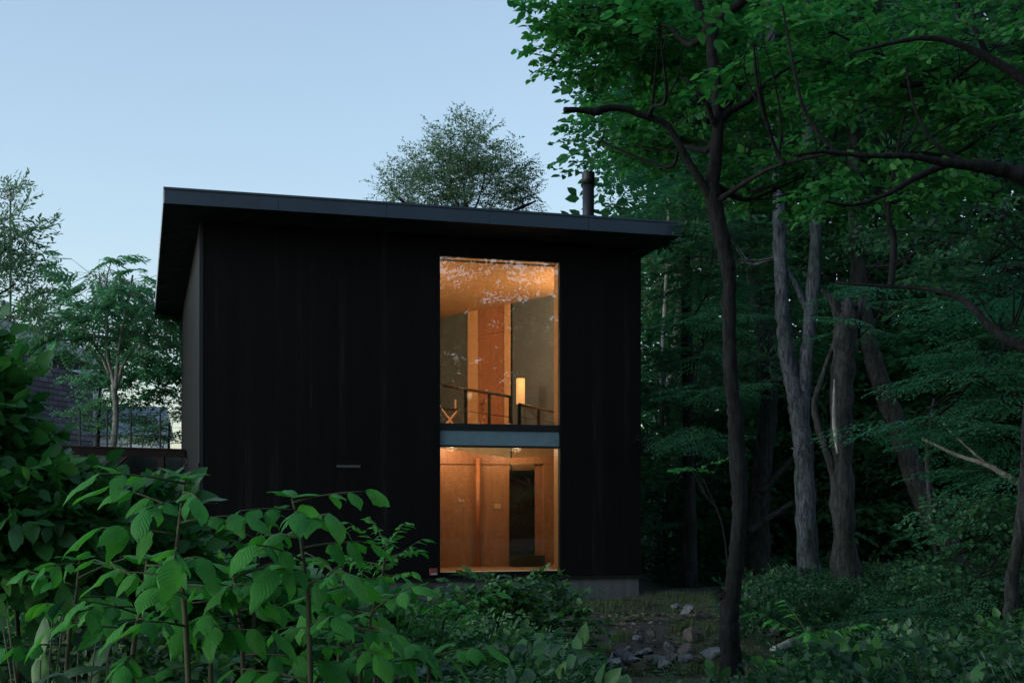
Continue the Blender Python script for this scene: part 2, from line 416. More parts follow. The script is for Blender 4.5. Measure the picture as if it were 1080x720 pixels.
def scatter(tm, pos, az, pitch, roll, sc, leaf, twig=None):
    pos = np.asarray(pos, float); n = len(pos)
    if not n: return
    M = rots(az, pitch, roll) * np.asarray(sc)[:, None, None]
    ch = rng.integers(0, len(tm), n)
    for k, T in enumerate(tm):
        i = np.where(ch == k)[0]
        if not len(i): continue
        for mb, v, f in ((leaf, T.lv, T.lf), (twig, T.tv, T.tf)):
            if mb is None: continue
            V = np.einsum('nij,vj->nvi', M[i], v) + pos[i][:, None]
            FF = f[None] + (np.arange(len(i)) * len(v))[:, None, None]
            mb.add(V.reshape(-1, 3), FF.reshape(-1, 4))

def ell(c, rad, n, shell=.45):
    d = rng.standard_normal((n, 3)); d /= np.linalg.norm(d, axis=1, keepdims=True)
    return np.asarray(c) + d * np.asarray(rad) * (rng.random(n) ** shell)[:, None]

def CL(px, py, d, rx, ry, rd, n, s0=.8, s1=1.2):
    return (P(px, py, d), np.array([rx * d / F, rd, ry * d / F]), n, (s0, s1))

def tree(name, label, cat, trunks, clumps, kind, leafm, barkm, group=None, limb=.05, seed=0, base=None, pitch=(-.1, .3), sides=10, rough=.03, flat=False, dead=None):
    root = base if base is not None else trunks[0][0][0]
    root = np.asarray(root, float)
    o = thing(name, label, cat, root, 0, group)
    tb = MB(); lb = MB(); nodes = []
    for pts, rad in trunks:
        p, r = smooth_line(pts, rad, 7)
        p = p + rng.standard_normal(p.shape) * (r * .045)[:, None]
        r = r * (1 + .05 * rng.standard_normal(len(r)))
        tb.tubes(p[None], r[None], sides, rough=rough); nodes.append(p)
    tn = np.concatenate(nodes)
    for c, rad, n, (s0, s1) in clumps:
        allp = np.concatenate(nodes)
        dd = np.linalg.norm((allp - c) * np.array([1, 1, .6]), axis=1) + np.maximum(0, allp[:, 2] - c[2] + .4) * 1.5
        a = allp[np.argmin(dd)]; L = np.linalg.norm(c - a)
        loc = []
        if L > .3:
            mid = a * .5 + c * .5 + np.array([0, 0, -.08 * L]) + rng.normal(0, .07 * L, 3)
            mid2 = a * .8 + c * .2 + rng.normal(0, .03 * L, 3) + np.array([0, 0, -.04 * L])
            p, r = smooth_line([a, mid2, mid, c], [min(limb, .02 + .012 * L), .03 * min(1, L / 3) + .008, .018, .008], 5)
            tb.tubes(p[None], r[None], 6, cap=False); nodes.append(p[3:]); loc.append(p[3:])
        else: loc.append(a[None])
        nb = max(3, n // 18)
        ends = ell(c, rad * .8, nb, .3)
        allp = np.concatenate(loc)
        st = allp[rng.integers(0, len(allp), nb)]
        t = np.linspace(0, 1, 5)[None, :, None]
        Pm = (st + ends) / 2 + rng.normal(0, .1, (nb, 3))
        Q = (1 - t) ** 2 * st[:, None] + 2 * t * (1 - t) * Pm[:, None] + t ** 2 * ends[:, None]
        tb.tubes(Q, np.tile(np.linspace(.016, .005, 5), (nb, 1)) * (s0 + s1) / 2, 4, cap=False)
        loc.append(Q[:, 1:].reshape(-1, 3)); lp = np.concatenate(loc)
        pos = ell(c, rad, n)
        D = np.linalg.norm(pos[:, None] - lp[None], axis=2); near = lp[np.argmin(D, 1)]
        ax = root[:2]
        out = pos - near; out2 = pos - c
        az = np.arctan2(out[:, 1] + .6 * out2[:, 1], out[:, 0] + .6 * out2[:, 0]) + rng.normal(0, .45, n)
        Pm = (near + pos) / 2 + np.array([0, 0, -.03])
        Q = (1 - t) ** 2 * near[:, None] + 2 * t * (1 - t) * Pm[:, None] + t ** 2 * pos[:, None]
        tb.tubes(Q[:, ::2], np.tile(np.linspace(.008, .004, 3), (n, 1)) * (s0 + s1) / 2, 3, cap=False)
        scatter(TP[kind], pos, az, rng.uniform(pitch[0], pitch[1], n), rng.normal(0, .12 if flat else .35, n), rng.uniform(s0, s1, n), lb, tb)
    tb.build('trunk', barkm, o, root, True)
    if lb.n: lb.build('crown', leafm, o, root, True)
    if dead:
        for pts, rad in dead:
            b = MB(); b.tube(pts, rad, 7, 6, .04, .1); b.build('dead_branch_or_glint', 'dead', o, root, True)
    return o
# ------------------------------------------------------------------ terrain
YAW = R(16.4)
U2 = np.array([math.cos(YAW), math.sin(YAW)]); V2 = np.array([-math.sin(YAW), math.cos(YAW)]); C2 = np.array([-5.04, 20.58])
def sst(x, a, b):
    t = np.clip((np.asarray(x, float) - a) / (b - a), 0, 1); return t * t * (3 - 2 * t)
def terr(x, y):
    x = np.asarray(x, float); y = np.asarray(y, float)
    z = .35 * sst(y, 11.5, 6) + .04 * np.sin(x * 1.3 + y * .7) + .03 * np.sin(x * 2.9 - y * 1.7 + 1) + .02 * np.sin(x * 5.1 + y * 4.3)
    z = z - .22 * sst(np.abs(y - 14.6), 2.0, .4) * sst(x, .2, 1.2) * sst(x, 4.5, 3)
    w = np.maximum(sst(y, 24.2, 27.0) * sst(x, -6.9, -8.2), sst(y, 32, 35) * sst(x, 4, -1))
    z = z + w * (2.85 + .3 * sst(y, 28, 45))
    z = z + .8 * sst(x, 6, 16) * sst(y, 20, 34)
    return z
def local(x, y):
    q = np.stack([np.asarray(x) - C2[0], np.asarray(y) - C2[1]], -1); return q @ U2, q @ V2
def outside(x, y, m=.1):
    u, v = local(x, y); return ~((u > -m) & (u < 7.654 + m) & (v > -m) & (v < 9 + m))

def axis_pts(lo, hi, step, far):
    a = np.arange(lo, hi, step); g = np.geomspace(1, far, 26)
    return np.concatenate([lo - g[::-1], a, hi + g])
gx = axis_pts(-16, 16, .25, 900); gy = axis_pts(0, 40, .25, 900)
X, Y = np.meshgrid(gx, gy); Z = terr(X, Y) + .012 * rng.standard_normal(X.shape)
nx, ny = len(gx), len(gy)
i, j = np.meshgrid(np.arange(nx - 1), np.arange(ny - 1)); k = (j * nx + i).ravel()
gb = MB(); gb.add(np.stack([X, Y, Z], -1).reshape(-1, 3), np.stack([k, k + 1, k + nx + 1, k + nx], -1))
m, t, b, o = new_mat('forest_soil')
v = texco(t); n1 = noise(t, v, .9, 5); n2 = noise(t, v, 9, 6, .7)
c1 = ramp(t, n2, [(.3, (.01, .009, .007)), (.6, (.028, .025, .02)), (.78, (.06, .056, .05))])
c2 = ramp(t, n2, [(.3, (.012, .024, .01)), (.7, (.04, .065, .022))])
mx = N(t, 'ShaderNodeMix', data_type='RGBA'); t.links.new(ramp(t, n1, [(.46, (0, 0, 0)), (.56, (1, 1, 1))]), mx.inputs[0])
t.links.new(c1, mx.inputs[6]); t.links.new(c2, mx.inputs[7]); t.links.new(mx.outputs[2], b.inputs['Base Color']); b.inputs['Roughness'].default_value = .95
bump(t, b, n2, .8, .04)
g = gb.build('ground', m, smooth=True); g['kind'] = 'structure'

# ------------------------------------------------------------------ house
H = thing('black_house', 'black timber-clad house with a lit two-storey window and a thin single-pitch roof', 'house', (C2[0], C2[1], 0), YAW)
def hu(px, v):
    k = (px - CX) / F; p = C2 + V2 * v
    return (k * p[1] - p[0]) / (U2[0] - k * U2[1])
def hz(py, u, v):
    p = C2 + U2 * u + V2 * v
    return EYE - (py - HY) / F * p[1]
Wd, Dp, Tk = hu(676, 0), 9.0, .22
def rz(v): return 6.235 - .029 * v
uL, uR = hu(464, 0), hu(591, 0); uM = (uL + uR) / 2
zB = hz(602.5, uM, 0); zT = hz(272.5, uM, 0); z447, z458, z470, z472 = [hz(p, uM, .03) for p in (447, 458.5, 470.5, 472)]
z0 = hz(609, Wd * .7, 0)
def part(name, mb, mat, par=None, smooth=False): return mb.build(name, mat, par or H, smooth=smooth)
def slope_box(u0, u1, v0, v1, zb, f, off=0): 
    m = MB(); m.prism([(u0, v0), (u1, v0), (u1, v1), (u0, v1)], zb, [f(v0) + off, f(v0) + off, f(v1) + off, f(v1) + off]); return m
fw = MB().box(0, uL, 0, Tk, z0, rz(Tk) - .003).box(uR, Wd, 0, Tk, z0, rz(Tk) - .003).box(uL, uR, 0, Tk, zT, rz(Tk) - .003).box(uL, uR, 0, Tk, z0, zB)
wfront = part('front_wall', fw, 'charred')
part('left_wall', slope_box(.0, Tk, Tk + .002, Dp - Tk, z0, rz, -.003), 'side')
part('right_wall', slope_box(Wd - Tk, Wd, Tk + .002, Dp - Tk, z0, rz, -.003), 'charred')
part('back_wall', slope_box(0, Wd, Dp - Tk + .002, Dp, z0, rz, -.003), 'charred')
part('corner_board', MB().box(-.012, .05, -.012, .05, z0, rz(0) - .01), 'black')
fd = MB().box(.03, Wd - .03, .03, Dp - .03, -.6, z0 - .004)
part('foundation', fd, 'concrete')
part('base_flashing', MB().box(-.02, Wd + .02, -.025, .0, z0 - .035, z0 + .004), 'black')
# roof
r0, r1, rv0, rv1 = -.57, hu(719.5, -1.0), -1.0, 9.75
roof = part('roof', MB().prism([(r0, rv0), (r1, rv0), (r1, rv1), (r0, rv1)], [rz(rv0) + .03] * 2 + [rz(rv1) + .03] * 2, [rz(rv0) + .232] * 2 + [rz(rv1) + .232] * 2), 'roof_metal')
part('soffit', MB().prism([(r0 + .02, rv0 + .02), (r1 - .02, rv0 + .02), (r1 - .02, rv1 - .02), (r0 + .02, rv1 - .02)], [rz(rv0 + .02)] * 2 + [rz(rv1)] * 2, [rz(rv0 + .02) + .028] * 2 + [rz(rv1) + .028] * 2), 'soffit', roof)
fb = MB()
for a in np.linspace(r0, r1, 6)[:-1]: fb.box(a + .004, a + (r1 - r0) / 5 - .004, rv0 - .012, rv0 - .001, rz(rv0) - .01, rz(rv0) + .225)
part('fascia', fb, 'roof_metal', roof)
part('drip_edge', MB().box(r0 - .015, r1 + .015, rv0 - .03, rv0 - .014, rz(rv0) + .205, rz(rv0) + .238), 'roof_metal', roof)
part('verge_trim', MB().prism([(r0 - .02, rv0 - .01), (r0 - .002, rv0 - .01), (r0 - .002, rv1), (r0 - .02, rv1)], [rz(rv0) - .005] * 2 + [rz(rv1) - .005] * 2, [rz(rv0) + .24] * 2 + [rz(rv1) + .24] * 2), m_noise('pale_trim_metal', (.3, .33, .37), (.42, .45, .5), 3, .35, .05, .003), roof)
sm = MB()
for a in np.arange(r0 + .3, r1, .42): sm.prism([(a, rv0), (a + .03, rv0), (a + .03, rv1), (a, rv1)], [rz(rv0) + .22] * 2 + [rz(rv1) + .22] * 2, [rz(rv0) + .245] * 2 + [rz(rv1) + .245] * 2)
part('standing_seam', sm, 'roof_metal', roof)
cv = 2.6; cu = hu(620.5, cv); zc0 = rz(cv) + .2; zc1 = hz(182, cu, cv)
ch = MB(); ch.tube([(cu, cv, zc0), (cu, cv, zc1 - .25)], [.115, .115], 20, 2); ch.tube([(cu, cv, zc0), (cu, cv, zc0 + .12)], [.17, .125], 20, 2)
chim = part('chimney', ch, m_noise('flue_metal', (.01, .013, .019), (.018, .022, .03), 3, .45, .05, .003, metal=.1), roof, True)
part('chimney_cap', MB().tube([(cu, cv, zc1 - .249), (cu, cv, zc1 - .02), (cu, cv, zc1)], [.128, .128, .115], 20, 2), 'black', roof, True)
# vents, tap, utility box
def slot(px0, px1, py, h, mat):
    a, b_ = hu(px0, 0), hu(px1, 0); z = hz(py, (a + b_) / 2, 0); part('wall_vent', MB().box(a, b_, -.018, -.001, z - h, z + h), mat)
slot(355, 380, 491.5, .022, m_plain('vent_metal', (.05, .05, .06), .5)); slot(353, 383, 521, .012, 'black')
tu = hu(456.5, 0); part('tap_box', MB().box(tu - .06, tu + .06, -.09, -.001, hz(606, tu, 0), hz(599, tu, 0)), m_plain('dull_red', (.16, .04, .035), .6)); part('tap_label', MB().box(tu - .05, tu + .05, -.096, -.091, hz(606, tu, 0) + .01, hz(606, tu, 0) + .035), m_plain('tap_label_grey', (.3, .28, .28)))
part('utility_box', MB().box(Wd + .002, Wd + .3, .15, .5, hz(480, Wd, .2), hz(458, Wd, .2)), 'black')
part('conduit', MB().tube([(-.03, -.02, hz(500, 0, 0)), (-.03, -.02, hz(488, 0, 0))], [.018, .018], 8, 1), 'black')
# window
win = part('window', MB().box(uL, uR, .03, .16, z447 - .115, z447 - .002).box(uL, uR, .03, .12, z472 + .001, z470 + .012), 'black')
gm, t, b, o = new_mat('coated_glass'); t.nodes.remove(b)
tr = N(t, 'ShaderNodeBsdfTransparent'); tr.inputs[0].default_value = (.93, .94, .93, 1)
gl = N(t, 'ShaderNodeBsdfGlossy'); gl.inputs['Roughness'].default_value = .0; gl.inputs[0].default_value = (.96, .98, 1, 1)
lw = N(t, 'ShaderNodeFresnel'); lw.inputs[0].default_value = 1.5
fac = math_(t, 'ADD', lw.outputs[0], .09); mxs = N(t, 'ShaderNodeMixShader'); t.links.new(fac, mxs.inputs[0])
t.links.new(tr.outputs[0], mxs.inputs[1]); t.links.new(gl.outputs[0], mxs.inputs[2]); t.links.new(mxs.outputs[0], o.inputs[0])
part('glass_pane', MB().box(uL + .002, uR - .002, .05, .058, z447, zT - .003), gm, win)
part('glass_pane', MB().box(uL + .002, uR - .002, .05, .058, zB + .022, z472 - .001), gm, win)
part('spandrel_panel', MB().box(uL + .003, uR - .003, .055, .075, z470 + .013, z447 - .117), 'spandrel', win)
jb = MB().box(uL - .002, uL + .02, .062, .3, zB + .02, z472).box(uR - .02, uR + .002, .062, .3, zB + .02, z472).box(uL - .002, uL + .02, .062, .3, z447 + .001, zT + .002).box(uR - .02, uR + .002, .062, .3, z447 + .001, zT + .002).box(uL + .021, uR - .021, .062, .3, zT - .02, zT + .001)
part('jamb', jb, 'ply_light', win)
part('sill', MB().box(uL + .001, uR - .001, .02, .62, zB + .001, zB + .02), 'ply_light', win)
# inner lining, floors, ceilings
def cz(v): return 5.86 - .051 * v
lin = MB().box(.222, .26, .23, Dp - .23, z0, 5.4).box(Wd - .26, Wd - .222, .23, Dp - .23, z0, 5.4).box(.262, Wd - .262, Dp - .27, Dp - .23, z0, 5.38)
lin.box(.262, uL - .004, Tk + .002, Tk + .03, z0, 5.6).box(uR + .004, Wd - .262, Tk + .002, Tk + .03, z0, 5.6)
part('inner_lining', lin, 'ply')
part('ceiling', MB().prism([(.225, Tk + .035), (Wd - .225, Tk + .035), (Wd - .225, Dp - .23), (.225, Dp - .23)], [cz(Tk)] * 2 + [cz(Dp)] * 2, [cz(Tk) + .05] * 2 + [cz(Dp) + .05] * 2), m_wood('pale_plywood_ceiling', (.5, .33, .17), (.6, .41, .22)))
part('upper_floor', MB().box(.262, Wd - .262, .31, Dp - .28, 2.93, z447 - .01), 'floor')
part('lower_ceiling', MB().box(.263, Wd - .263, .31, Dp - .28, 2.88, 2.928), 'cream')
part('lower_floor', MB().box(.262, Wd - .262, .63, Dp - .28, zB - .1, zB + .012), 'floor')
part('edge_beam', MB().box(.263, Wd - .263, .165, .305, z472 + .012, z447 - .012), 'black')
# lower room
def xz(poly, y0, y1):
    m = MB(); n = len(poly); v = [(x, y0, z) for x, z in poly] + [(x, y1, z) for x, z in poly]
    m.add(v, [((i + 1) % n, i, n + i, n + (i + 1) % n) for i in range(n)]); m.add(v, [tuple(range(n)), tuple(range(2 * n - 1, n - 1, -1))]); return m
lv = 1.5; a = lambda px, v=lv: hu(px, v)
zz = lambda py, px, v=lv: hz(py, hu(px, v), v)
zf = zB + .014
part('partition_wall', xz([(a(400), zf), (a(502), zf), (a(502), zz(489, 502)), (a(400), zz(489, 465))], lv, lv + .08), 'ply_low')
part('partition_wall', xz([(a(502) + .004, zf), (a(537), zf), (a(537), zz(489, 537)), (a(502) + .004, zz(489, 502))], lv, lv + .08), 'ply_low')
part('partition_beam', xz([(a(400), zz(489.5, 465) + .003), (a(538), zz(489.5, 538) + .003), (a(538), zz(483, 538)), (a(465), zz(472.6, 465)), (a(400), zz(472.6, 465))], lv - .03, lv + .09), 'ply_red')
part('partition_beam', xz([(a(538) + .003, zz(490, 538) + .003), (a(615), zz(487, 605) + .003), (a(615), zz(478, 605)), (a(538) + .003, zz(483, 538))], lv - .03, lv + .09), 'ply_low')
part('timber_post', MB().tube([(a(503.3), lv - .055, zf), (a(503.3), lv - .055, zz(483, 503))], [.04, .04], 14, 1), 'post', None, True)
part('bulkhead', MB().box(a(400), a(538.5, 2.3), 2.3, 2.35, 2.3, 2.88), 'cream'); part('bulkhead', MB().box(a(538.8, 2.3), a(625, 2.3), 2.2, 2.25, 2.3, 2.88), 'ply_light')
part('doorway_shade_panel', MB().box(a(530, 2.2), a(560, 2.2), 2.1, 2.15, zf, 2.29).box(a(560, 2.2) + .004, a(580, 2.2), 2.07, 2.12, zf, 2.29), 'brown_dark')  # dark panels put in for the unlit room behind the doorway
part('door_frame', MB().box(a(566), a(573), lv + .05, lv + .12, zf, zz(489, 570)), 'ply_red')
part('step', MB().box(a(540, 1.3), a(573, 1.3), 1.2, lv + .2, zf, hz(585.5, a(556), 1.3)), 'brown_dark')
part('partition_wall', MB().box(a(573), a(625), lv - .02, lv + .06, zf, zz(488, 590)), 'ply_low')
part('wall_switch', MB().box(a(521), a(528), lv - .012, lv - .001, zz(536, 525), zz(531, 525)), 'ply_light')
# upper room: a partition set across the house at an angle
A, B = np.array([-1.547, 27.0]), np.array([.9226, 24.8])
lA = np.array(local(*A)); lB = np.array(local(*B)); ang = math.atan2(*(lB - lA)[::-1]); e = (B - A) / np.linalg.norm(B - A)
def sx(px):
    k = (px - CX) / F; return (k * A[1] - A[0]) / (e[0] - k * e[1])
def obl(name, mb, mat, smooth=False):
    o_ = part(name, mb, mat, None, smooth); o_.location = (lA[0], lA[1], 0); o_.rotation_euler = (0, 0, ang); return o_
zu = z447 - .008
ctop = lambda s, t=0: cz(lA[1] + s * math.sin(ang)) - .004
def obox(s0, s1, t0, t1, z0_, z1=None):
    m_ = MB(); hi = [z1] * 4 if z1 else [ctop(s0), ctop(s1), ctop(s1), ctop(s0)]
    m_.prism([(s0, t0), (s1, t0), (s1, t1), (s0, t1)], z0_, hi); return m_
obl('dark_panel', obox(sx(420), sx(493.5), 0, .06, zu), 'dark_panel')
obl('timber_strip', obox(sx(494), sx(504.5), -.02, .06, zu), 'ply_light')
zj = EYE + (529 - 351) / F * 25.9
obl('wardrobe_door', obox(sx(505), sx(532.5), -.01, .06, zu, zj - .004), 'ply_red'); obl('wardrobe_door', obox(sx(505), sx(532.5), -.01, .06, zj + .004), 'ply_red')
obl('timber_strip', obox(sx(533), sx(539.5), -.03, .06, zu), 'ply_light')
obl('dark_panel', obox(sx(541), sx(586), -.015, .06, zu), 'dark_panel')
obl('panel_frame', obox(sx(539.7), sx(541), -.03, .06, zu), 'black'); obl('panel_frame', obox(sx(586), sx(587.5), -.03, .06, zu), 'black')
obl('partition_wall', obox(sx(588), sx(640), -.01, .06, zu), 'ply')
# stair railings
def W2L(p): u, v_ = local(p[0], p[1]); return (float(u), float(v_), float(p[2]))
def railing(pa, pb, posts, zt, dep):
    m_ = MB(); rl = []
    for px in (pa, pb) : pass
    k = lambda px: dep[0] + (dep[1] - dep[0]) * (px - pa) / (pb - pa)
    pts = [W2L((*P(px, 0, k(px))[:2], zt)) for px in (pa, pb)]
    part('handrail', MB().tube(pts, [.026, .026], 8, 1), 'rail', None, True)
    for px in posts:
        q = W2L((*P(px, 0, k(px))[:2], zt)); part('rail_post', MB().box(q[0] - .025, q[0] + .025, q[1] - .02, q[1] + .02, zu, zt - .02), 'black')
    mid = [(x, y, zu + (zt - zu) * .45) for x, y, _ in pts]
    part('rail_cable', MB().tube(mid, [.008, .008], 6, 1), 'rail', None, True)
railing(458, 538, (460, 491, 516, 538), 3.77, (22.4, 25.1))
railing(547.5, 587, (547.5, 568, 587), 3.42, (22.5, 24.5))
# unseen room lamps, added to light the interior
def add_room_lamp(u, v, z, e, rad=.11):
    part('added_room_lamp', MB().tube([(u, v, z + .09), (u, v, z + .06), (u, v, z + .05)], [.14, .14, .12], 18, 1), 'white', None, True)
    l = bpy.data.lights.new('room_light', 'POINT'); l.energy = e; l.color = (1, .69, .4); l.shadow_soft_size = rad
    q = bpy.data.objects.new('room_light', l); COL.objects.link(q); q.parent = H; q.location = (u, v, z - .08)
add_room_lamp(4.4, .9, 2.78, 9.5); add_room_lamp(5.6, .9, 2.78, 6.5)
add_room_lamp(2.6, 1.3, 5.2, 78); add_room_lamp(6.9, .9, 5.2, 50)
# free-standing things upstairs
dl = 24.75; q = P(549, 412, dl)
FL = thing('floor_lamp', 'glowing cylindrical floor lamp before the grey panel upstairs', 'lamp', (q[0], q[1], zu))
hs = EYE + 130 / F * dl; h0 = EYE + 103 / F * dl
sh = MB().tube([(0, 0, h0 - zu), (0, 0, hs - zu)], [.085, .085], 20, 1); sh.build('lamp_shade', 'lamp', FL, smooth=True)
MB().tube([(0, 0, .02), (0, 0, h0 - zu + .01)], [.012, .012], 8, 1).tube([(0, 0, 0), (0, 0, .025)], [.11, .11], 16, 1).build('stand', 'black', FL, smooth=True)
l = bpy.data.lights.new('floor_lamp_light', 'POINT'); l.energy = 7; l.color = (1, .62, .28); l.shadow_soft_size = .08
q2 = bpy.data.objects.new('lamp_light', l); COL.objects.link(q2); q2.parent = FL; q2.location = (0, 0, h0 - zu + .1)
q = P(495.5, 418, 25.75)
SC = thing('wall_lamp', 'small white wall lamp on the timber strip upstairs', 'lamp', (q[0], q[1], q[2]))
MB().tube([(0, 0, -.08), (0, 0, .07)], [.045, .06], 14, 1).build('lamp_shade', 'white', SC, smooth=True); MB().box(-.015, .015, .0, .12, -.02, .02).build('bracket', 'black', SC)
q = P(474, 440, 24.2)
CHR = thing('folding_chair', 'low folding chair with pale crossed legs behind the upstairs railing', 'chair', (q[0], q[1], zu))
for s_ in (-1, 1):
    MB().tube([(-.17, s_ * .14, 0), (.17, s_ * .14, .4)], [.014, .014], 6, 1).build('leg', 'ply_light', CHR); MB().tube([(.17, s_ * .17, 0), (-.15, s_ * .17, .44)], [.014, .014], 6, 1).build('leg', 'ply_light', CHR)
MB().box(-.17, .19, -.18, .18, .4, .425).build('seat', 'black', CHR); MB().box(.1, .13, -.02, .02, .426, .6).build('backrest', 'ply_light', CHR)
# ------------------------------------------------------------------ helpers for trees
def trunk(pix, d, wpx, zfix=True, d2=None):
    """pixel polyline -> world trunk; the foot is set on the ground"""
    n = len(pix); ds = np.linspace(d, d if d2 is None else d2, n)
    p = [P(x, y, q) for (x, y), q in zip(pix, ds)]
    if zfix: p[0][2] = float(terr(p[0][0], p[0][1])) - .12
    w = wpx if not np.isscalar(wpx) else [wpx] * n
    r = [k * q / F / 2 for k, q in zip(w, ds)]
    if zfix: r[0] *= 1.2
    return p, r

GF = 'trees of the forest on the right'
# the near dark trunk and its canopy
d = 11.5
main = trunk([(774, 722), (770, 682), (769, 645), (774, 612), (778, 572), (780, 530), (778, 490), (775, 432), (771, 400), (769, 345), (769, 300), (766, 272), (758, 237), (751, 200), (753, 180), (757, 138), (757, 107), (751, 61), (749, 28), (735, 0), (725, -80), (700, -170)], d, [27, 22, 21, 18, 16, 17, 17, 15.5, 15, 15, 15, 16, 17, 17, 15, 12, 12, 12, 12, 9, 6, 4])
tree('canopy_tree', 'near dark trunk forking under bright green canopy, a bare stub branch reaching left', 'tree',
     [main, trunk([(750, 50), (756, 25), (785, 0), (815, -25), (860, -90)], d, [10, 11, 10, 7, 4], False),
      trunk([(751, 220), (744, 199), (726, 171), (713, 147), (702, 131), (677, 121), (653, 114), (636, 115), (629, 118), (612, 116), (595, 116)], d, [9, 9, 8, 7, 7, 7, 7, 8, 9, 6, 6], False, 11.1),
      trunk([(757, 135), (765, 121), (778, 113), (791, 105), (812, 85), (850, 60)], d, [8, 9, 7, 6, 4, 2], False), trunk([(757, 140), (751, 125), (744, 108), (723, 82)], d, [6, 7, 5, 3], False, 11.3),
      trunk([(753, 215), (790, 190), (820, 175), (880, 160)], d, [7, 5, 4, 3], False, 10.7), trunk([(768, 625), (760, 627), (756, 622)], d, [12, 11, 8], False)],
     [CL(655, 45, 13, 50, 34, .9, 66, .45, .75), CL(612, 42, 12.6, 26, 20, .4, 20, .4, .65), CL(690, 15, 13.3, 66, 36, 1.0, 60, .45, .8), CL(615, 5, 12.6, 36, 14, .5, 20, .4, .65), CL(692, 148, 13.2, 42, 16, .6, 30, .4, .65), CL(634, 150, 12.6, 22, 10, .4, 12, .4, .6), CL(698, 46, 10.6, 22, 16, .2, 5, .65, .85), CL(795, 48, 10.6, 20, 12, .2, 4, .65, .8),
      CL(800, 60, 13.4, 90, 50, .9, 56, .45, .8), CL(850, 185, 12.8, 76, 26, .7, 30, .45, .7), CL(745, 120, 13.2, 60, 40, .6, 36, .45, .75), CL(890, 70, 13.6, 90, 55, .9, 48, .45, .8), CL(790, 195, 13.2, 34, 16, .5, 18, .4, .6), CL(740, -90, 12.5, 200, 60, 1.6, 20, .6, 1)],
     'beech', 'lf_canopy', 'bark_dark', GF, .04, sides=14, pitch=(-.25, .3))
# limbs reaching in from a tree just outside the frame
dR = 9.5
tree('overhanging_tree', 'dark tree at the edge whose long bare limbs sweep in from the right', 'tree',
     [trunk([(1190, 820), (1180, 560), (1165, 330), (1150, 120), (1140, -150)], dR, [60, 50, 46, 38, 26]),
      trunk([(1160, 230), (1120, 202), (1080, 186), (1040, 176), (1000, 172), (960, 165), (910, 164), (870, 160), (836, 164)], dR, [26, 22, 18, 14, 10, 6, 5, 4, 3], False, 9.0),
      trunk([(1168, 410), (1120, 385), (1080, 366), (1050, 350), (1018, 318), (985, 306), (940, 302), (880, 298)], dR, [16, 13, 11, 9, 7, 5, 4, 3], False, 10.5),
      trunk([(1000, 172), (965, 188), (935, 205), (900, 216), (868, 212)], dR, [9, 7, 5, 4, 3], False, 9.2),
      trunk([(1155, 150), (1100, 100), (1040, 60), (980, 40), (900, 55)], dR, [14, 11, 9, 6, 3], False, 9.6),
      trunk([(885, 165), (850, 120), (835, 60), (825, 5)], 9.1, [4, 4, 3, 2], False), trunk([(1020, 174), (985, 150), (965, 115), (955, 70)], 9.3, [6, 4, 3, 2], False)],
     [CL(960, 90, 11, 75, 44, .8, 48, .4, .65), CL(1050, 50, 11, 76, 50, .9, 52, .4, .7), CL(880, 35, 11, 60, 36, .7, 36, .4, .65), CL(930, 200, 10.8, 60, 16, .5, 26, .4, .6), CL(1055, 130, 11, 56, 30, .7, 28, .4, .65), CL(1000, -110, 11, 230, 70, 1.6, 20, .6, 1)],
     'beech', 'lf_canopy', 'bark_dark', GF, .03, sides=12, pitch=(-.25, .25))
# grey double trunk
tree('grey_trunk_tree', 'tall tree with a furrowed grey trunk forking into two upright stems', 'tree',
     [trunk([(857, 630), (851, 560), (847, 480), (842, 430), (834, 395), (827, 350), (823, 280), (821, 200), (818, 110), (812, 20), (800, -120)], 21.5, [27, 21, 20, 21, 18, 16, 14, 13, 12, 11, 7]),
      trunk([(848, 450), (847, 415), (851, 370), (858, 300), (860, 230), (852, 150), (848, 60), (850, -120)], 21.5, [10, 16, 14, 14, 13, 12, 10, 7], False), trunk([(854, 335), (846, 315), (836, 295), (824, 280)], 21.5, [6, 7, 6, 7], False)],
     [CL(790, 60, 22.8, 90, 70, 1.2, 56, .9, 1.4), CL(880, 30, 22.8, 110, 70, 1.2, 60, .9, 1.4), CL(835, 160, 22.8, 60, 40, .8, 36, .8, 1.2), CL(800, -130, 21, 210, 110, 3, 26, 1.2, 1.8), CL(770, 250, 22.5, 50, 40, .8, 30, .8, 1.2)],
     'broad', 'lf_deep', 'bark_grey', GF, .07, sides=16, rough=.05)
# snag with broken top
tree('broken_trunk_tree', 'dark snag with a torn broken crown and curling dead limbs', 'tree',
     [trunk([(894, 650), (890, 570), (887, 480), (888, 400), (892, 350), (894, 325), (895, 314)], 20, [30, 24, 23, 25, 25, 17, 6]),
      trunk([(891, 385), (899, 350), (907, 325), (912, 308)], 20, [10, 13, 10, 3], False), trunk([(891, 380), (887, 345), (880, 320), (866, 305)], 20, [10, 13, 9, 4], False),
      trunk([(890, 560), (880, 500), (868, 465), (859, 430), (866, 402), (876, 372), (886, 345)], 20, [6, 10, 9, 7, 6, 5, 4], False)],
     [CL(930, 330, 20, 40, 36, .8, 20, .8, 1.2)], 'fern', 'lf_fern', 'bark_mid', GF, .03, sides=14, rough=.06, flat=True,
     dead=[(*trunk([(880, 400), (879, 440), (881, 460), (883, 478)], 19.7, [1, 4, 4, 1.5], False),)])  # pale strip shaped as dead wood, standing in for a sky glint
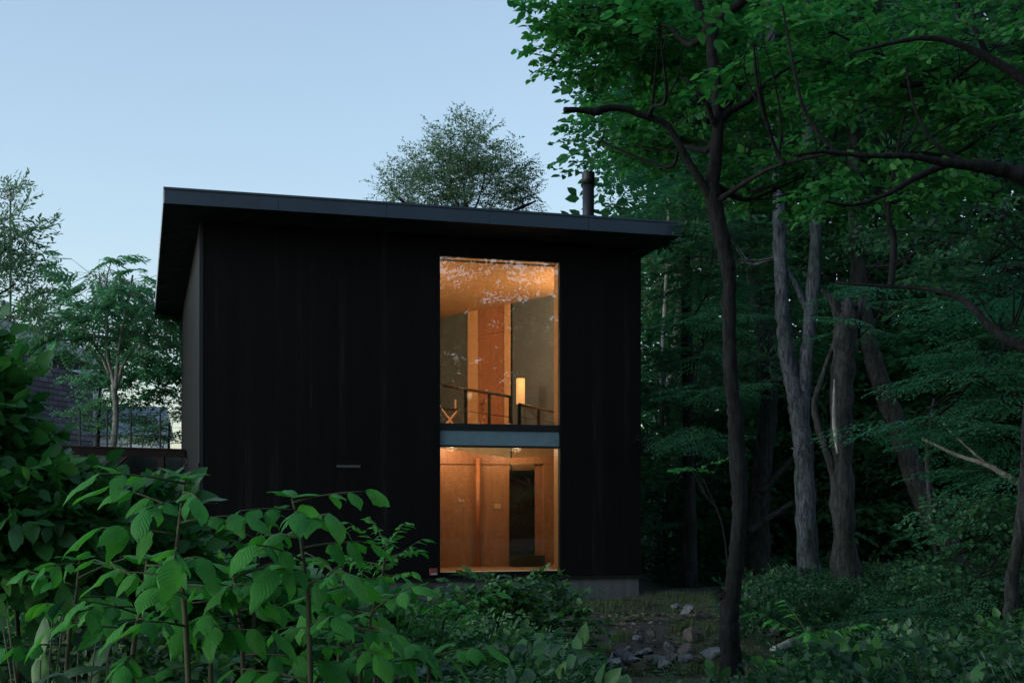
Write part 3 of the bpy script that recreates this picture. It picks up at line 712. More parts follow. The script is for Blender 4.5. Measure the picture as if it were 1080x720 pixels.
# leaning trunk
tree('leaning_tree', 'trunk leaning left out of the undergrowth beside the snag', 'tree',
     [trunk([(1024, 640), (1000, 580), (972, 520), (950, 460), (928, 400), (914, 350), (905, 280), (900, 180), (905, 40), (915, -80)], 22, [34, 28, 25, 22, 20, 18, 15, 13, 11, 7])],
     [CL(930, 150, 23.5, 100, 55, 1.2, 56, .9, 1.4), CL(980, 60, 23, 120, 80, 1.6, 60, .9, 1.5), CL(930, -120, 22, 200, 90, 3, 20, 1.2, 1.8), CL(985, 250, 21.5, 60, 40, 1.2, 30)],
     'fine', 'lf_deep', 'bark_mid', GF, .06, sides=12, rough=.05)
tree('edge_trunk_tree', 'slim crooked trunk cut by the right border of the photo', 'tree',
     [trunk([(1075, 730), (1066, 660), (1068, 610), (1076, 560), (1082, 500), (1086, 420), (1100, 250), (1110, 50)], 13, [20, 15, 14, 14, 13, 12, 10, 8])],
     [CL(1080, 250, 13.5, 60, 60, 1, 40), CL(1110, 60, 13, 120, 90, 1.6, 50, 1, 1.4)], 'broad', 'lf_deep', 'bark_mid', GF, .04, sides=12)
tree('crooked_trunk_tree', 'grey trunk leaning right, half hidden behind the near dark trunk', 'tree',
     [trunk([(800, 615), (800, 540), (807, 470), (812, 410), (806, 350), (795, 300), (790, 200), (785, 60)], 26, [30, 22, 20, 18, 17, 15, 13, 10]), trunk([(802, 520), (825, 495), (842, 478)], 25.5, [9, 7, 6], False), trunk([(790, 560), (812, 545), (835, 530)], 25, [8, 7, 5], False)],
     [CL(760, 120, 26, 90, 70, 2.4, 70, 1.1, 1.8), CL(800, 320, 27, 50, 50, 1.6, 36, 1, 1.5), CL(800, -60, 26, 160, 110, 3, 24, 1.3, 1.8)], 'fern', 'lf_fern', 'bark_mid', GF, .06, flat=True)
# layered feathery trees
tree('hemlock_tree', 'dark feathery tree in flat layers right beside the house wall', 'tree',
     [trunk([(728, 622), (726, 450), (722, 250), (712, 60), (706, -40)], 24.5, [14, 12, 10, 7, 4])],
     [CL(750, 295, 23.4, 32, 16, 1.0, 44, .6, .95), CL(752, 335, 23, 38, 14, 1.0, 44, .6, .95), CL(736, 372, 23.6, 28, 12, 1.0, 34, .6, .9), CL(750, 412, 23.2, 38, 14, 1.0, 40, .6, .95), CL(756, 248, 23.6, 28, 16, 1.0, 44, .6, .95), CL(725, 462, 23.2, 36, 14, 1, 30, .6, .95),
      CL(700, 110, 24, 45, 40, 1.6, 70, .7, 1.1), CL(665, 85, 24, 26, 26, 1.2, 34, .5, .8), CL(740, 180, 26, 60, 40, 2, 60, 1, 1.5), CL(752, 190, 23.4, 28, 20, 1.6, 40, .7, 1.1), CL(720, 20, 26, 110, 60, 2.5, 60, 1.2, 1.8), CL(700, 540, 28, 50, 34, 1.6, 30, .9, 1.3)],
     'fern', 'lf_fern', 'bark_mid', GF, .05, flat=True, pitch=(-.3, .1))
tree('hemlock_tree', 'feathery tree spreading flat green sprays under the long bare limb on the right', 'tree',
     [trunk([(1160, 690), (1150, 500), (1140, 300), (1130, 100)], 15.5, [28, 24, 20, 16])],
     [CL(1030, 395, 15, 40, 12, .8, 16, .7, 1.0), CL(1065, 420, 15, 40, 16, .9, 26, .7, 1.1), CL(975, 446, 14.6, 60, 6, .7, 9, .7, 1.0), CL(1060, 460, 14.8, 46, 14, .9, 20, .7, 1.1), CL(1060, 370, 15.5, 50, 18, .9, 28, .7, 1.1), CL(1070, 500, 15, 46, 14, .9, 18, .7, 1.1), CL(1070, 300, 16, 60, 28, 1, 28, .8, 1.2)],
     'fern', 'lf_fern', 'bark_dark', GF, .035, flat=True, pitch=(-.25, .1),
     dead=[(*trunk([(1130, 545), (1060, 500), (1035, 488), (1005, 478), (972, 462)], 14.5, [8, 6, 5, 4, 3], False),), (*trunk([(1062, 505), (1030, 480), (1000, 452)], 14.6, [4, 3, 2], False),)])
tree('hornbeam_sapling', 'understorey sapling with dull drooping leaves between leaning tree and right border', 'tree',
     [trunk([(1000, 640), (985, 560), (978, 480), (985, 420)], 17, [8, 6, 5, 3])],
     [CL(1040, 530, 16.5, 36, 16, .8, 22, .6, .9), CL(1055, 555, 16.5, 40, 22, .8, 30, .6, .9), CL(1050, 590, 16, 40, 26, .7, 26, .6, .9)], 'broad', 'lf_deep', 'bark_mid', GF, .02, pitch=(-.4, .1))
tree('hazel_shoot', 'slender shoot with one bright leaf cluster between the house and the near trunk', 'tree', [trunk([(772, 630), (765, 570), (741, 503)], 14, [2.5, 2, 1.2])], [CL(730, 494, 14, 10, 3, .12, 5, .28, .36)], 'beech', 'lf_canopy', 'bark_dark', GF, .006)
# thin trunks deep in the wood
deep = [(692, 600, 33, 9, 'pale'), (702, 612, 30, 6, 'pale'), (742, 606, 34, 12, ''), (790, 600, 35, 14, ''), (828, 604, 34, 12, ''), (868, 600, 31, 11, ''), (925, 605, 30, 16, ''), (945, 610, 34, 12, ''), (985, 600, 33, 13, ''), (1045, 610, 29, 18, ''), (1065, 600, 35, 14, '')]
for i, (px, py, d, w, kd) in enumerate(deep):
    dx = rng.normal(0, 14, 3)
    if kd: lab = 'thin pale birch stem standing in the dark just right of the house'
    else: lab = 'thin dark trunk standing deep in the wood'
    tree('birch_tree' if kd else 'forest_tree', lab, 'tree', [trunk([(px, py), (px + dx[0], 420), (px + dx[1], 220), (px + dx[2], 0), (px + dx[2], -150)], d, [w, w * .85, w * .7, w * .5, w * .3])],
         [CL(px + (35 if kd else 0) + rng.normal(0, 10 if kd else 30), y, d + rng.normal(0, 2), 40 if kd else 90, 62, 3, n_, 1.4, 2.1) for y, n_ in ((500, 18), (390, 30), (270, 34), (150, 36), (40, 32), (-80, 10))],
         'fine' if i % 2 else 'broad', 'lf_deep', 'bark_pale' if kd else 'bark_mid', 'thin trunks deep in the wood', .06)
# ------------------------------------------------------------------ trees on the left and behind the house
tree('roofline_tree', 'airy small-leaved tree rising behind the middle of the roof', 'tree',
     [trunk([(490, 480), (492, 300), (494, 235), (488, 190)], 36, [11, 8, 4, 1]), trunk([(494, 240), (508, 200), (515, 165)], 36, [2.5, 1.6, .8], False), trunk([(493, 230), (470, 195), (462, 165)], 36, [2.5, 1.6, .8], False), trunk([(492, 300), (450, 235), (415, 205)], 36, [8, 5, 2], False), trunk([(494, 270), (530, 230), (565, 212)], 36, [7, 5, 2], False)],
     [CL(490, 155, 36, 30, 22, 1.5, 115, .5, .85), CL(462, 182, 36, 40, 20, 1.5, 110, .5, .85), CL(522, 182, 36, 38, 18, 1.4, 105, .5, .85), CL(428, 203, 36, 28, 12, 1.3, 60, .45, .75), CL(556, 206, 36, 24, 9, 1.1, 34, .4, .65), CL(490, 212, 36, 72, 12, 1.5, 130, .5, .8)],
     'fine', 'lf_grey', 'bark_mid', None, .025, pitch=(-.9, 1.1))
tree('walnut_tree', 'pale-stemmed tree with drooping compound leaves left of the house', 'tree',
     [trunk([(118, 500), (121, 455), (122, 430), (120, 405)], 29.5, [8, 6.5, 6, 6]), trunk([(121, 408), (114, 375), (113, 340), (112, 300), (118, 272)], 29.5, [4.5, 4, 3, 2, 1], False), trunk([(122, 412), (130, 385), (143, 362), (158, 345), (172, 320)], 29.5, [4, 3.5, 3, 2, 1], False), trunk([(122, 410), (124, 380), (130, 340), (140, 290)], 29, [4, 4, 3, 2], False), trunk([(116, 395), (104, 370), (90, 350)], 29.5, [4, 3, 2], False)],
     [CL(110, 290, 29.5, 44, 24, 1.2, 15, .9, 1.3), CL(150, 300, 29.5, 34, 26, 1.2, 14, .9, 1.3), CL(90, 320, 29.5, 32, 26, 1.2, 20, .9, 1.3), CL(140, 335, 29.5, 46, 26, 1.3, 18, .9, 1.3), CL(105, 350, 30.2, 44, 20, 1.3, 12, .9, 1.3), CL(168, 350, 29.5, 24, 30, 1.1, 13, .9, 1.3), CL(78, 355, 29.5, 22, 16, .8, 8, .8, 1.1)],
     'pinnate', 'lf_left', 'bark_pale', None, .03, pitch=(-.5, .2))
tree('dark_maple_tree', 'dense dark tree overhanging the gap beside the left eave', 'tree',
     [trunk([(205, 500), (203, 430), (195, 380), (190, 320)], 34, [12, 10, 8, 6])],
     [CL(172, 385, 34, 30, 22, 1.4, 50, 1, 1.4), CL(150, 395, 34, 22, 16, 1.2, 26, .9, 1.2), CL(185, 420, 34, 18, 16, 1.2, 24, .9, 1.2), CL(180, 345, 35, 24, 26, 1.4, 36, 1, 1.4)],
     'broad', 'lf_deep', 'bark_dark', None, .05)
tree('roadside_bush', 'young tree standing at the crest in the bright gap', 'tree',
     [trunk([(180, 500), (178, 470), (179, 445)], 33, [3, 3, 2])], [CL(178, 448, 33, 14, 16, .6, 22, .7, 1), CL(165, 462, 33, 8, 10, .4, 10, .6, .9)], 'fine', 'lf_left', 'bark_mid', None, .02)
tree('ivy_tree', 'slim tree wrapped in foliage behind the pale-stemmed tree', 'tree',
     [trunk([(102, 500), (104, 440), (106, 390)], 33, [5, 4, 2])], [CL(104, 440, 33, 11, 28, .6, 40, .6, .9), CL(126, 430, 34, 12, 30, .6, 40, .6, .9), CL(108, 400, 33, 14, 18, .6, 22, .7, 1)], 'fine', 'lf_left', 'bark_mid', None, .03)
tree('willow_tree', 'narrow-leaved tree at the left border, its twigs against the sky', 'tree',
     [trunk([(-90, 720), (-70, 500), (-50, 340), (-30, 240), (-5, 190)], 13, [24, 20, 14, 8, 3])],
     [CL(-26, 262, 13, 30, 52, .8, 80, .35, .6), CL(-4, 205, 13, 8, 14, .4, 9, .3, .5), CL(14, 255, 13, 12, 14, .4, 11, .3, .5), CL(16, 300, 13, 14, 18, .5, 15, .3, .5), CL(6, 332, 13, 20, 14, .5, 16, .35, .55)],
     'willow', 'lf_grey', 'bark_mid', None, .012, pitch=(-.7, 1.0))

# ------------------------------------------------------------------ neighbour building, railing, fence, far house, street lamp
m, t, b, o = new_mat('dark_stacked_siding')
c = N(t, 'ShaderNodeTexCoord'); sp = N(t, 'ShaderNodeSeparateXYZ'); t.links.new(c.outputs['Object'], sp.inputs[0])
cb = N(t, 'ShaderNodeCombineXYZ'); t.links.new(math_(t, 'ADD', sp.outputs[0], sp.outputs[1]), cb.inputs[0]); t.links.new(sp.outputs[2], cb.inputs[1])
bk = N(t, 'ShaderNodeTexBrick'); t.links.new(cb.outputs[0], bk.inputs['Vector']); bk.inputs['Scale'].default_value = 1
for nme, val in (('Color1', (.075, .07, .1, 1)), ('Color2', (.2, .18, .23, 1)), ('Mortar', (.016, .016, .02, 1)), ('Mortar Size', .02), ('Brick Width', .55), ('Row Height', .17), ('Bias', -.2)): bk.inputs[nme].default_value = val
t.links.new(bk.outputs[0], b.inputs['Base Color']); b.inputs['Roughness'].default_value = .8; bump(t, b, bk.outputs[1], .8, -.03)
A2, B2 = P(-40, 0, 35)[:2], P(98, 0, 42)[:2]; L2 = float(np.linalg.norm(B2 - A2)); an = math.atan2(*(B2 - A2)[::-1])
zg = float(terr(-14, 42)); zR = EYE + (529 - 389) / F * 42; zL = EYE + (529 - 338) / F * 35
NB = thing('neighbour_house', 'dark course-clad outbuilding with a pale roof edge on the left bank', 'house', (A2[0], A2[1], zg - .3), an)
mk = MB(); mk.prism([(0, 0), (L2, 0), (L2, 7), (0, 7)], 0, [zL - zg, zR - zg, zR - zg, zL - zg]); mk.build('wall', m, NB)
mk = MB(); mk.prism([(-.3, -.35), (L2 + .3, -.35), (L2 + .3, 7.3), (-.3, 7.3)], [zL - zg + .305, zR - zg + .305, zR - zg + .305, zL - zg + .305], [zL - zg + .7, zR - zg + .7, zR - zg + .7, zL - zg + .7]); mk.build('roof', m_noise('pale_roof_edge', (.34, .37, .4), (.5, .53, .56), 2, .5, .1, .01), NB)
mk = MB()
for x_ in np.linspace(1, L2 + 2, 6): mk.tube([(x_, 1.5, zL - zg + .2), (x_, 1.5, zL - zg + 1.5)], [.045, .045], 6, 1)
for x_ in np.linspace(1, L2 + 2, 6)[:-1]: mk.tube([(x_, 1.5, zL - zg + .4), (x_ + 1.2, 1.5, zL - zg + 1.45)], [.03, .03], 6, 1)
mk.tube([(0, 1.5, zL - zg + 1.5), (L2 + 2.2, 1.5, zL - zg + 1.5)], [.03, .03], 6, 1); mk.build('roof_railing', m_plain('galvanised', (.4, .43, .46), .4, .3), NB)
mk = MB(); q0 = P(60, 380, 60); 
SH = thing('shed', 'low building with a bluish metal roof showing behind the dark outbuilding', 'house', (q0[0] - 2, 60, float(terr(-22, 60)) - .2), .2)
MB().box(-3, 3.4, 0, 5, 0, 4.6).build('wall', m_plain('pale_render', (.5, .5, .5), .8), SH)
mk = MB(); mk.prism([(-3.3, -.4), (3.7, -.4), (3.7, 5.4), (-3.3, 5.4)], 4.603, [4.9, 4.9, 6.2, 6.2]); mk.build('roof', m_noise('blue_metal_roof', (.14, .2, .28), (.2, .27, .36), 2, .4, .1, .01), SH)
q0 = P(131, 470, 62)
FH = thing('far_house', 'small white-walled house with a grey roof far beyond the bank', 'house', (q0[0], 62, float(terr(-18, 62)) - .2), .1)
MB().box(-2, 1.4, 0, 4, 0, 1.95).build('wall', m_plain('white_render', (.78, .78, .76), .8), FH)
mk = MB(); mk.add([(-2.3, -.4, 1.953), (1.7, -.4, 1.953), (1.7, 4.4, 1.953), (-2.3, 4.4, 1.953), (-2.3, 2, 3.5), (1.7, 2, 3.5)], [(0, 1, 5, 4), (2, 3, 4, 5), (0, 3, 2, 1)]); mk.add([(-2.3, -.4, 1.953), (-2.3, 2, 3.5), (-2.3, 4.4, 1.953), (1.7, -.4, 1.953), (1.7, 4.4, 1.953), (1.7, 2, 3.5)], [(0, 1, 2), (3, 4, 5)]); mk.build('roof', m_plain('grey_tile_roof', (.2, .24, .3), .6), FH)
# rusty rail on the crest of the bank
dr = 25.6
pa, pb = P(40, 474, dr - .6), P(196, 478.5, dr + .5)
GR = thing('bank_railing', 'low rusty steel railing running along the crest to the house', 'railing', (pa[0], pa[1], float(terr(pa[0], pa[1]))))
og = np.array(GR.location); D_ = (pb - pa); 
bm_ = MB(); ez = np.array([0, 0, .075]); ey = np.array([0, .05, 0])
bm_.add([pa - ez - ey, pb - ez - ey, pb - ez + ey, pa - ez + ey, pa + ez - ey, pb + ez - ey, pb + ez + ey, pa + ez + ey], [(3, 2, 1, 0), (4, 5, 6, 7), (0, 1, 5, 4), (1, 2, 6, 5), (2, 3, 7, 6), (3, 0, 4, 7)]); bm_.build('rail_beam', 'rust', GR, og)
bm2 = MB(); e2 = np.array([0, -.03, 0]); bm2.tube([pa + ez + e2, pb + ez + e2], [.03, .03], 6, 1); bm2.build('rail_flange', 'rust', GR, og)
for f_ in (.3, .83):
    q = pa + D_ * f_; zz0 = float(terr(q[0], q[1])) - .8
    MB().box(q[0] - .06, q[0] + .06, q[1] - .05, q[1] + .05, zz0, q[2] - .076).build('rail_post', 'rust', GR, og)
    q3 = q + np.array([-1.2, 0, 0])
    MB().tube([(q[0] - .7, q[1] - .02, q[2] - .08), (q[0] - 1.7, q[1] - .02, q[2] - 1.0)], [.028, .028], 6, 1).build('rail_brace', 'rust', GR, og)
    MB().tube([(q[0] + .15, q[1] - .02, q[2] - .5), (q[0] + .7, q[1] - .02, q[2] - .08)], [.022, .022], 6, 1).build('rail_brace', 'rust', GR, og)
WF = thing('wire_fence', 'thin wire fence on posts along the bank above the rusty rail', 'fence', (*P(113, 470, 29)[:2], float(terr(-9, 29))))
og = np.array(WF.location)
for px in (84, 113, 138, 169): 
    q = P(px, 432, 29); MB().tube([(q[0], q[1], float(terr(q[0], q[1])) - .1), q], [.022, .022], 6, 1).build('fence_post', 'wire', WF, og)
for py in (436, 444, 459, 468): MB().tube([P(60, py + 1, 29), P(113, py, 29), P(196, py - 1, 29)], [.008] * 3, 5, 3).build('fence_wire', 'wire', WF, og)
q = P(11, 207, 40); SL = thing('street_lamp', 'tall street lamp whose round pale head peeks over the narrow-leaved tree', 'lamp', (q[0], q[1], float(terr(q[0], q[1]))))
og = np.array(SL.location); bm3 = MB(); th = np.linspace(-1.45, 1.45, 9); bm3.tubes(np.array([[q + np.array([0, 0, .17 * math.sin(a_)]) for a_ in th]]), np.array([[.14 * math.cos(a_) for a_ in th]]), 18); bm3.build('lamp_head', m_plain('frosted_globe', (.62, .64, .66), .4), SL, og, True)
MB().tube([(q[0], q[1], og[2]), (q[0], q[1], q[2] - .15)], [.05, .03], 8, 2).build('pole', 'wire', SL, og, True)
CB = MB(); CB.tube([P(-20, 262, 40), P(50, 285, 38), P(110, 330, 36)], [.012] * 3, 5, 6); tag(CB.build('overhead_cable', 'wire'), 'thin overhead cable sagging across the sky behind the left trees', 'cable')
# ------------------------------------------------------------------ rocks
def rock(sx_, sy_, sz_, seed, mat, name='rock'):
    r = np.random.default_rng(seed); bm = bmesh.new(); bmesh.ops.create_icosphere(bm, subdivisions=3, radius=1)
    v = np.array([x.co for x in bm.verts]); f = np.array([[w.index for w in p.verts] for p in bm.faces]); bm.free()
    for _ in range(13):
        n_ = r.standard_normal(3); n_ /= np.linalg.norm(n_); h = r.uniform(.5, .85); dd = v @ n_; v = v - np.maximum(0, dd - h)[:, None] * n_
    v = v * (1 + .02 * r.standard_normal(len(v)))[:, None] * np.array([sx_, sy_, sz_])
    mb = MB(); mb.add(v @ rot(r.uniform(0, 6), r.normal(0, .3), r.normal(0, .3)).T, f); return mb
RK = [(639, 679, 15, 0, 'mid-sized pale rock at the left end of the heap above the ferns'), (658, 686, 19, 0, 'flat grey rock at the foot of the heap, left of the bluish boulders'), (647, 700, 20, 0, 'broad flat pale slab lowest in the stone heap'), (633, 688, 13, 1, None), (648, 675, 8, 0, None), (675, 676, 10, 0, None), (683, 672, 9, 0, None),
      (694, 684, 18, 0, 'largest bluish boulder in the middle of the heap'), (708, 671, 17, 0, 'upright pale bluish boulder just above the largest one'), (688, 666, 8, 1, None), (724, 675, 15, 1, 'rounded dull brown-grey boulder left of the near dark trunk'), (732, 664, 18, 1, 'brown flat-topped boulder at the upper right of the heap'),
      (749, 678, 18, 0, 'long pale stone touching the near dark trunk in view'), (708, 688, 12, 1, None), (722, 685, 11, 0, None), (702, 699, 10, 0, None), (674, 667, 9, 0, None), (725, 643, 14, 0, 'flat pale stone lying up on the bank behind the heap'), (713, 638, 8, 0, None), (612, 677, 12, 0, None), (590, 684, 9, 0, None), (620, 670, 10, 1, None), (640, 706, 12, 0, None), (650, 650, 5, 0, None), (605, 647, 6, 1, None),
      (817, 664, 15, 0, 'grey rock right of the near dark trunk, beside the fallen log'), (853, 667, 14, 1, 'rock at the right end of the fallen log'), (668, 694, 9, 0, None), (684, 693, 8, 1, None), (736, 690, 9, 1, None), (663, 671, 7, 0, None)]
for i, (px, py, w, tn, lab) in enumerate(RK):
    d = 1.62 * F / (py + w * .2 - HY); x, y = (px - CX) / F * d, d
    h = w * d / F / 2 * 1.65; z = float(terr(x, y)); zc = EYE - (py - HY) / F * d
    o = rock(h * rng.uniform(1, 1.25), h * rng.uniform(.8, 1.1), h * rng.uniform(.5, .72), 50 + i, None).build('rock', 'rock_brown' if tn else 'rock'); o.location = (x, y, max(z, min(zc, z + .2)) - h * .06)
    tag(o, lab or ('small brown stone wedged among the bigger rocks of the bank' if tn else 'small grey stone wedged among the bigger rocks of the bank'), 'rock', 'rocks on the bank before the house')
q0, q1 = P(815, 678, 15.2), P(862, 668, 15.6); q0[2] = float(terr(q0[0], q0[1])) + .1; q1[2] = float(terr(q1[0], q1[1])) + .16
o = MB().tube([q0, (q0 + q1) / 2 + np.array([0, 0, .02]), q1], [.05, .07, .08], 12, 4, .05).build('log', 'dead', None, None, True); tag(o, 'short pale log lying among plants right of the near dark trunk', 'log')

# ------------------------------------------------------------------ undergrowth, grass, litter (uncountable)
def lim(px): return np.interp(px, [-100, 0, 100, 200, 330, 400, 440, 560, 600, 630, 800, 850, 900, 1000, 1100], [545, 570, 556, 572, 592, 618, 644, 655, 690, 722, 730, 690, 668, 658, 658])
def undergrowth(name, n, xr, yr, hmin, hmax, kinds, leafm, seed, keep=None, lim=lim):
    r = np.random.default_rng(seed); lb, tb = MB(), MB()
    x = r.uniform(*xr, n); y = r.uniform(*yr, n) if True else 0
    px = CX + x / y * F; ok = (px > -120) & (px < 1220) & outside(x, y, .35)
    if keep is not None: ok &= keep(x, y, px)
    x, y, px = x[ok], y[ok], px[ok]; z = terr(x, y)
    zt = EYE - (lim(px) + r.normal(0, 12, len(px)) - HY) / F * y
    h = np.minimum(r.uniform(hmin, hmax, len(x)), zt - z); ok = h > .1
    x, y, z, h, px = x[ok], y[ok], z[ok], h[ok], px[ok]
    ki = r.integers(0, len(kinds), len(x))
    for k, kd in enumerate(kinds):
        i = ki == k; m_ = i.sum()
        scatter(TP[kd], np.stack([x, y, z - .03], -1)[i], r.uniform(0, 6.28, m_), r.uniform(.7, 1.5, m_), r.normal(0, .5, m_), np.clip(h[i], .15, {'vine': .34, 'heart': .55}.get(kd, 1.0)), lb, tb)
        j = i & (h > .25) & ~((px > 585) & (px < 815)); m_ = j.sum()
        for q_ in range(2): scatter(TP[kd], np.stack([x, y, z + h * r.uniform(.35, .8, len(h))], -1)[j] + r.normal(0, .04, (m_, 3)), r.uniform(0, 6.28, m_), r.uniform(-.2, .5, m_), r.normal(0, .4, m_), np.clip(h[j] * .6, .2, {'vine': .3, 'heart': .4}.get(kd, .5)), lb, None)
    o = lb.build(name, leafm, None, None, True); o['kind'] = 'stuff'
    o2 = tb.build(name + '_stalks', 'stem', None, None, True); o2['kind'] = 'stuff'
    return o
strip = lambda x, y: (local(x, y)[1] < -.35)
notrock = lambda x, y, px: ~((px > 600) & (px < 765) & (y > 12.9) & (y < 17.5))
undergrowth('undergrowth', 3600, (-7.5, 6.5), (5, 13.5), .25, .9, ['heart', 'broad', 'heart', 'broad', 'fern'], 'lf_under', 5, lambda x, y, px: notrock(x, y, px) & ((px < 740) | (np.sin(x * 7 + y * 3) > .55)))
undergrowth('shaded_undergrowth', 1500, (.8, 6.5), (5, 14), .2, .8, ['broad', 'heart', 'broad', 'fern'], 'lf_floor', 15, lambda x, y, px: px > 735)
undergrowth('ground_cover', 2300, (-7, 8), (12.5, 20), .1, .34, ['broad', 'fern', 'heart', 'fern'], 'lf_under', 6, lambda x, y, px: (notrock(x, y, px) | (np.sin(x * 9.1 + y * 5.3) * np.sin(y * 7.7 - x * 3) > .45)) & ((local(x, y)[1] < -2.4) | (px > 740)))
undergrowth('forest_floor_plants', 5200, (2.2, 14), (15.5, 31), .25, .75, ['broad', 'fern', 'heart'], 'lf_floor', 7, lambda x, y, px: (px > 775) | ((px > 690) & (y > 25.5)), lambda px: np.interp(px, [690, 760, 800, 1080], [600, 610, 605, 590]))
undergrowth('bank_plants', 1300, (-14, -6.6), (18, 27), .3, .7, ['broad', 'fern'], 'lf_under', 8)
# grass along the house
r = np.random.default_rng(9); n = 26000
u_ = r.uniform(-1.5, 10, n); v_ = r.uniform(-3.6, -.02, n); x = C2[0] + U2[0] * u_ + V2[0] * v_; y = C2[1] + U2[1] * u_ + V2[1] * v_
k_ = r.random(n) < np.clip(1.15 - np.abs(v_ + 1.1) * .38 - .5 * (np.sin(x * 2.1) * np.sin(y * 2.7 + x) > .35), .05, 1); x, y = x[k_], y[k_]; n = len(x); z = terr(x, y)
az = r.uniform(0, 6.28, n); h = r.uniform(.03, .12, n); w = .006; le = r.uniform(.2, .8, n) * h
dx, dy = np.cos(az), np.sin(az)
Vg = np.stack([np.stack([x - dy * w, y + dx * w, z - .01], -1), np.stack([x + dy * w, y - dx * w, z - .01], -1), np.stack([x + dx * le, y + dy * le, z + h], -1)], 1).reshape(-1, 3)
mb = MB(); mb.add(Vg, np.arange(3 * n).reshape(-1, 3)); o = mb.build('grass', 'grass', None, None, False); o['kind'] = 'stuff'
# grass tufts between the stones
r = np.random.default_rng(21); n = 9000; cx_ = r.uniform(.4, 3.4, 130); cy_ = r.uniform(12.6, 17.6, 130); c_ = r.integers(0, 130, n); x = cx_[c_] + r.normal(0, .06, n); y = cy_[c_] + r.normal(0, .06, n); z = terr(x, y)
az = r.uniform(0, 6.28, n); h = r.uniform(.04, .16, n); w = .005; le = r.uniform(.2, .9, n) * h; dx, dy = np.cos(az), np.sin(az)
Vg = np.stack([np.stack([x - dy * w, y + dx * w, z - .01], -1), np.stack([x + dy * w, y - dx * w, z - .01], -1), np.stack([x + dx * le, y + dy * le, z + h], -1)], 1).reshape(-1, 3)
mb = MB(); mb.add(Vg, np.arange(3 * n).reshape(-1, 3)); o = mb.build('grass_tufts', 'grass', None, None, False); o['kind'] = 'stuff'
# twigs and stems lying about
n = 900; x = r.uniform(-2, 9, n); y = r.uniform(12.5, 22, n); k_ = outside(x, y, .2); x, y = x[k_], y[k_]; n = len(x); a_ = r.uniform(0, 6.28, n); l_ = r.uniform(.06, .35, n); tt = np.array([-.5, 0, .5]); xx = x[:, None] + np.cos(a_)[:, None] * l_[:, None] * tt; yy = y[:, None] + np.sin(a_)[:, None] * l_[:, None] * tt
mb = MB(); mb.tubes(np.stack([xx, yy, terr(xx, yy) + .015 + r.uniform(0, .03, (n, 3))], -1), np.tile(r.uniform(.003, .009, n)[:, None], (1, 3)), 4, cap=False); o = mb.build('fallen_twigs', 'bark_mid', None, None, True); o['kind'] = 'stuff'
# leaf litter and pebbles on the bare soil
n = 2600; x = r.uniform(-1, 6, n); y = r.uniform(13, 20, n); k_ = outside(x, y, .1); x, y = x[k_], y[k_]; n = len(x); mb = MB(); T_ = Tmpl(); T_.lv, T_.lf = leaf6(.07, .045, .15, .2); T_.tv, T_.tf = T_.lv, T_.lf
scatter([T_], np.stack([x, y, terr(x, y) + .012], -1), r.uniform(0, 6.28, n), r.normal(0, .3, n), r.normal(0, .4, n), r.uniform(.5, 1.2, n), mb)
o = mb.build('leaf_litter', m_noise('dry_leaf', (.06, .045, .03), (.2, .16, .12), 4, .8, 0), None, None, False); o['kind'] = 'stuff'
# the wood beyond, and the wood on the viewer's side that the window mirrors
def woods(name, x, y, z, sc, kind='broad', keep=None):
    n = len(x); lb = MB(); scatter(TP[kind], np.stack([x, y, z], -1), rng.uniform(0, 6.28, n), rng.normal(0, .35, n), rng.normal(0, .5, n), rng.uniform(*sc, n), lb, None)
    o = lb.build(name, 'lf_deep', None, None, True); o['kind'] = 'stuff'
n = 5200; x = rng.uniform(4, 44, n); y = rng.uniform(34, 50, n); z = 1 + 24 * rng.random(n) ** 1.7; k_ = (CX + x / y * F > 670) & (x < 34); woods('far_woods', x[k_], y[k_], z[k_], (2.2, 3.4))
n = 2200; x = rng.uniform(3.5, 22, n); y = rng.uniform(27, 34, n); z = terr(x, y) + 5.5 * rng.random(n) ** 1.5; k_ = (CX + x / y * F > 668) & outside(x, y, .8); woods('understorey', x[k_], y[k_], z[k_], (1.1, 1.9))
n = 2800; th_ = rng.uniform(-.05, 1.75, n); rr_ = rng.uniform(9, 15, n); x = 4 + rr_ * np.sin(th_) * 1.15; y = 6 - rr_ * np.cos(th_)
hmax = 10.2 + 2.2 * np.sin(th_ * 9) * np.sin(th_ * 5 + 1) ; z = hmax * rng.random(n) ** 1.1 + rng.normal(0, .8, n); k_ = (z > 0) & ~((np.abs(CX - CX + x / np.maximum(y, .1) * F) < 640) & (y > 0)); woods('opposite_woods', x[k_], y[k_], z[k_], (1.4, 2.4))
n = 460; th_ = rng.uniform(.2, 1.75, n); rr_ = rng.uniform(9, 14, n); x = 4 + rr_ * np.sin(th_) * 1.15; y = 6 - rr_ * np.cos(th_); woods('opposite_treetops', x, y, rng.uniform(9, 13, n), (.9, 1.5))

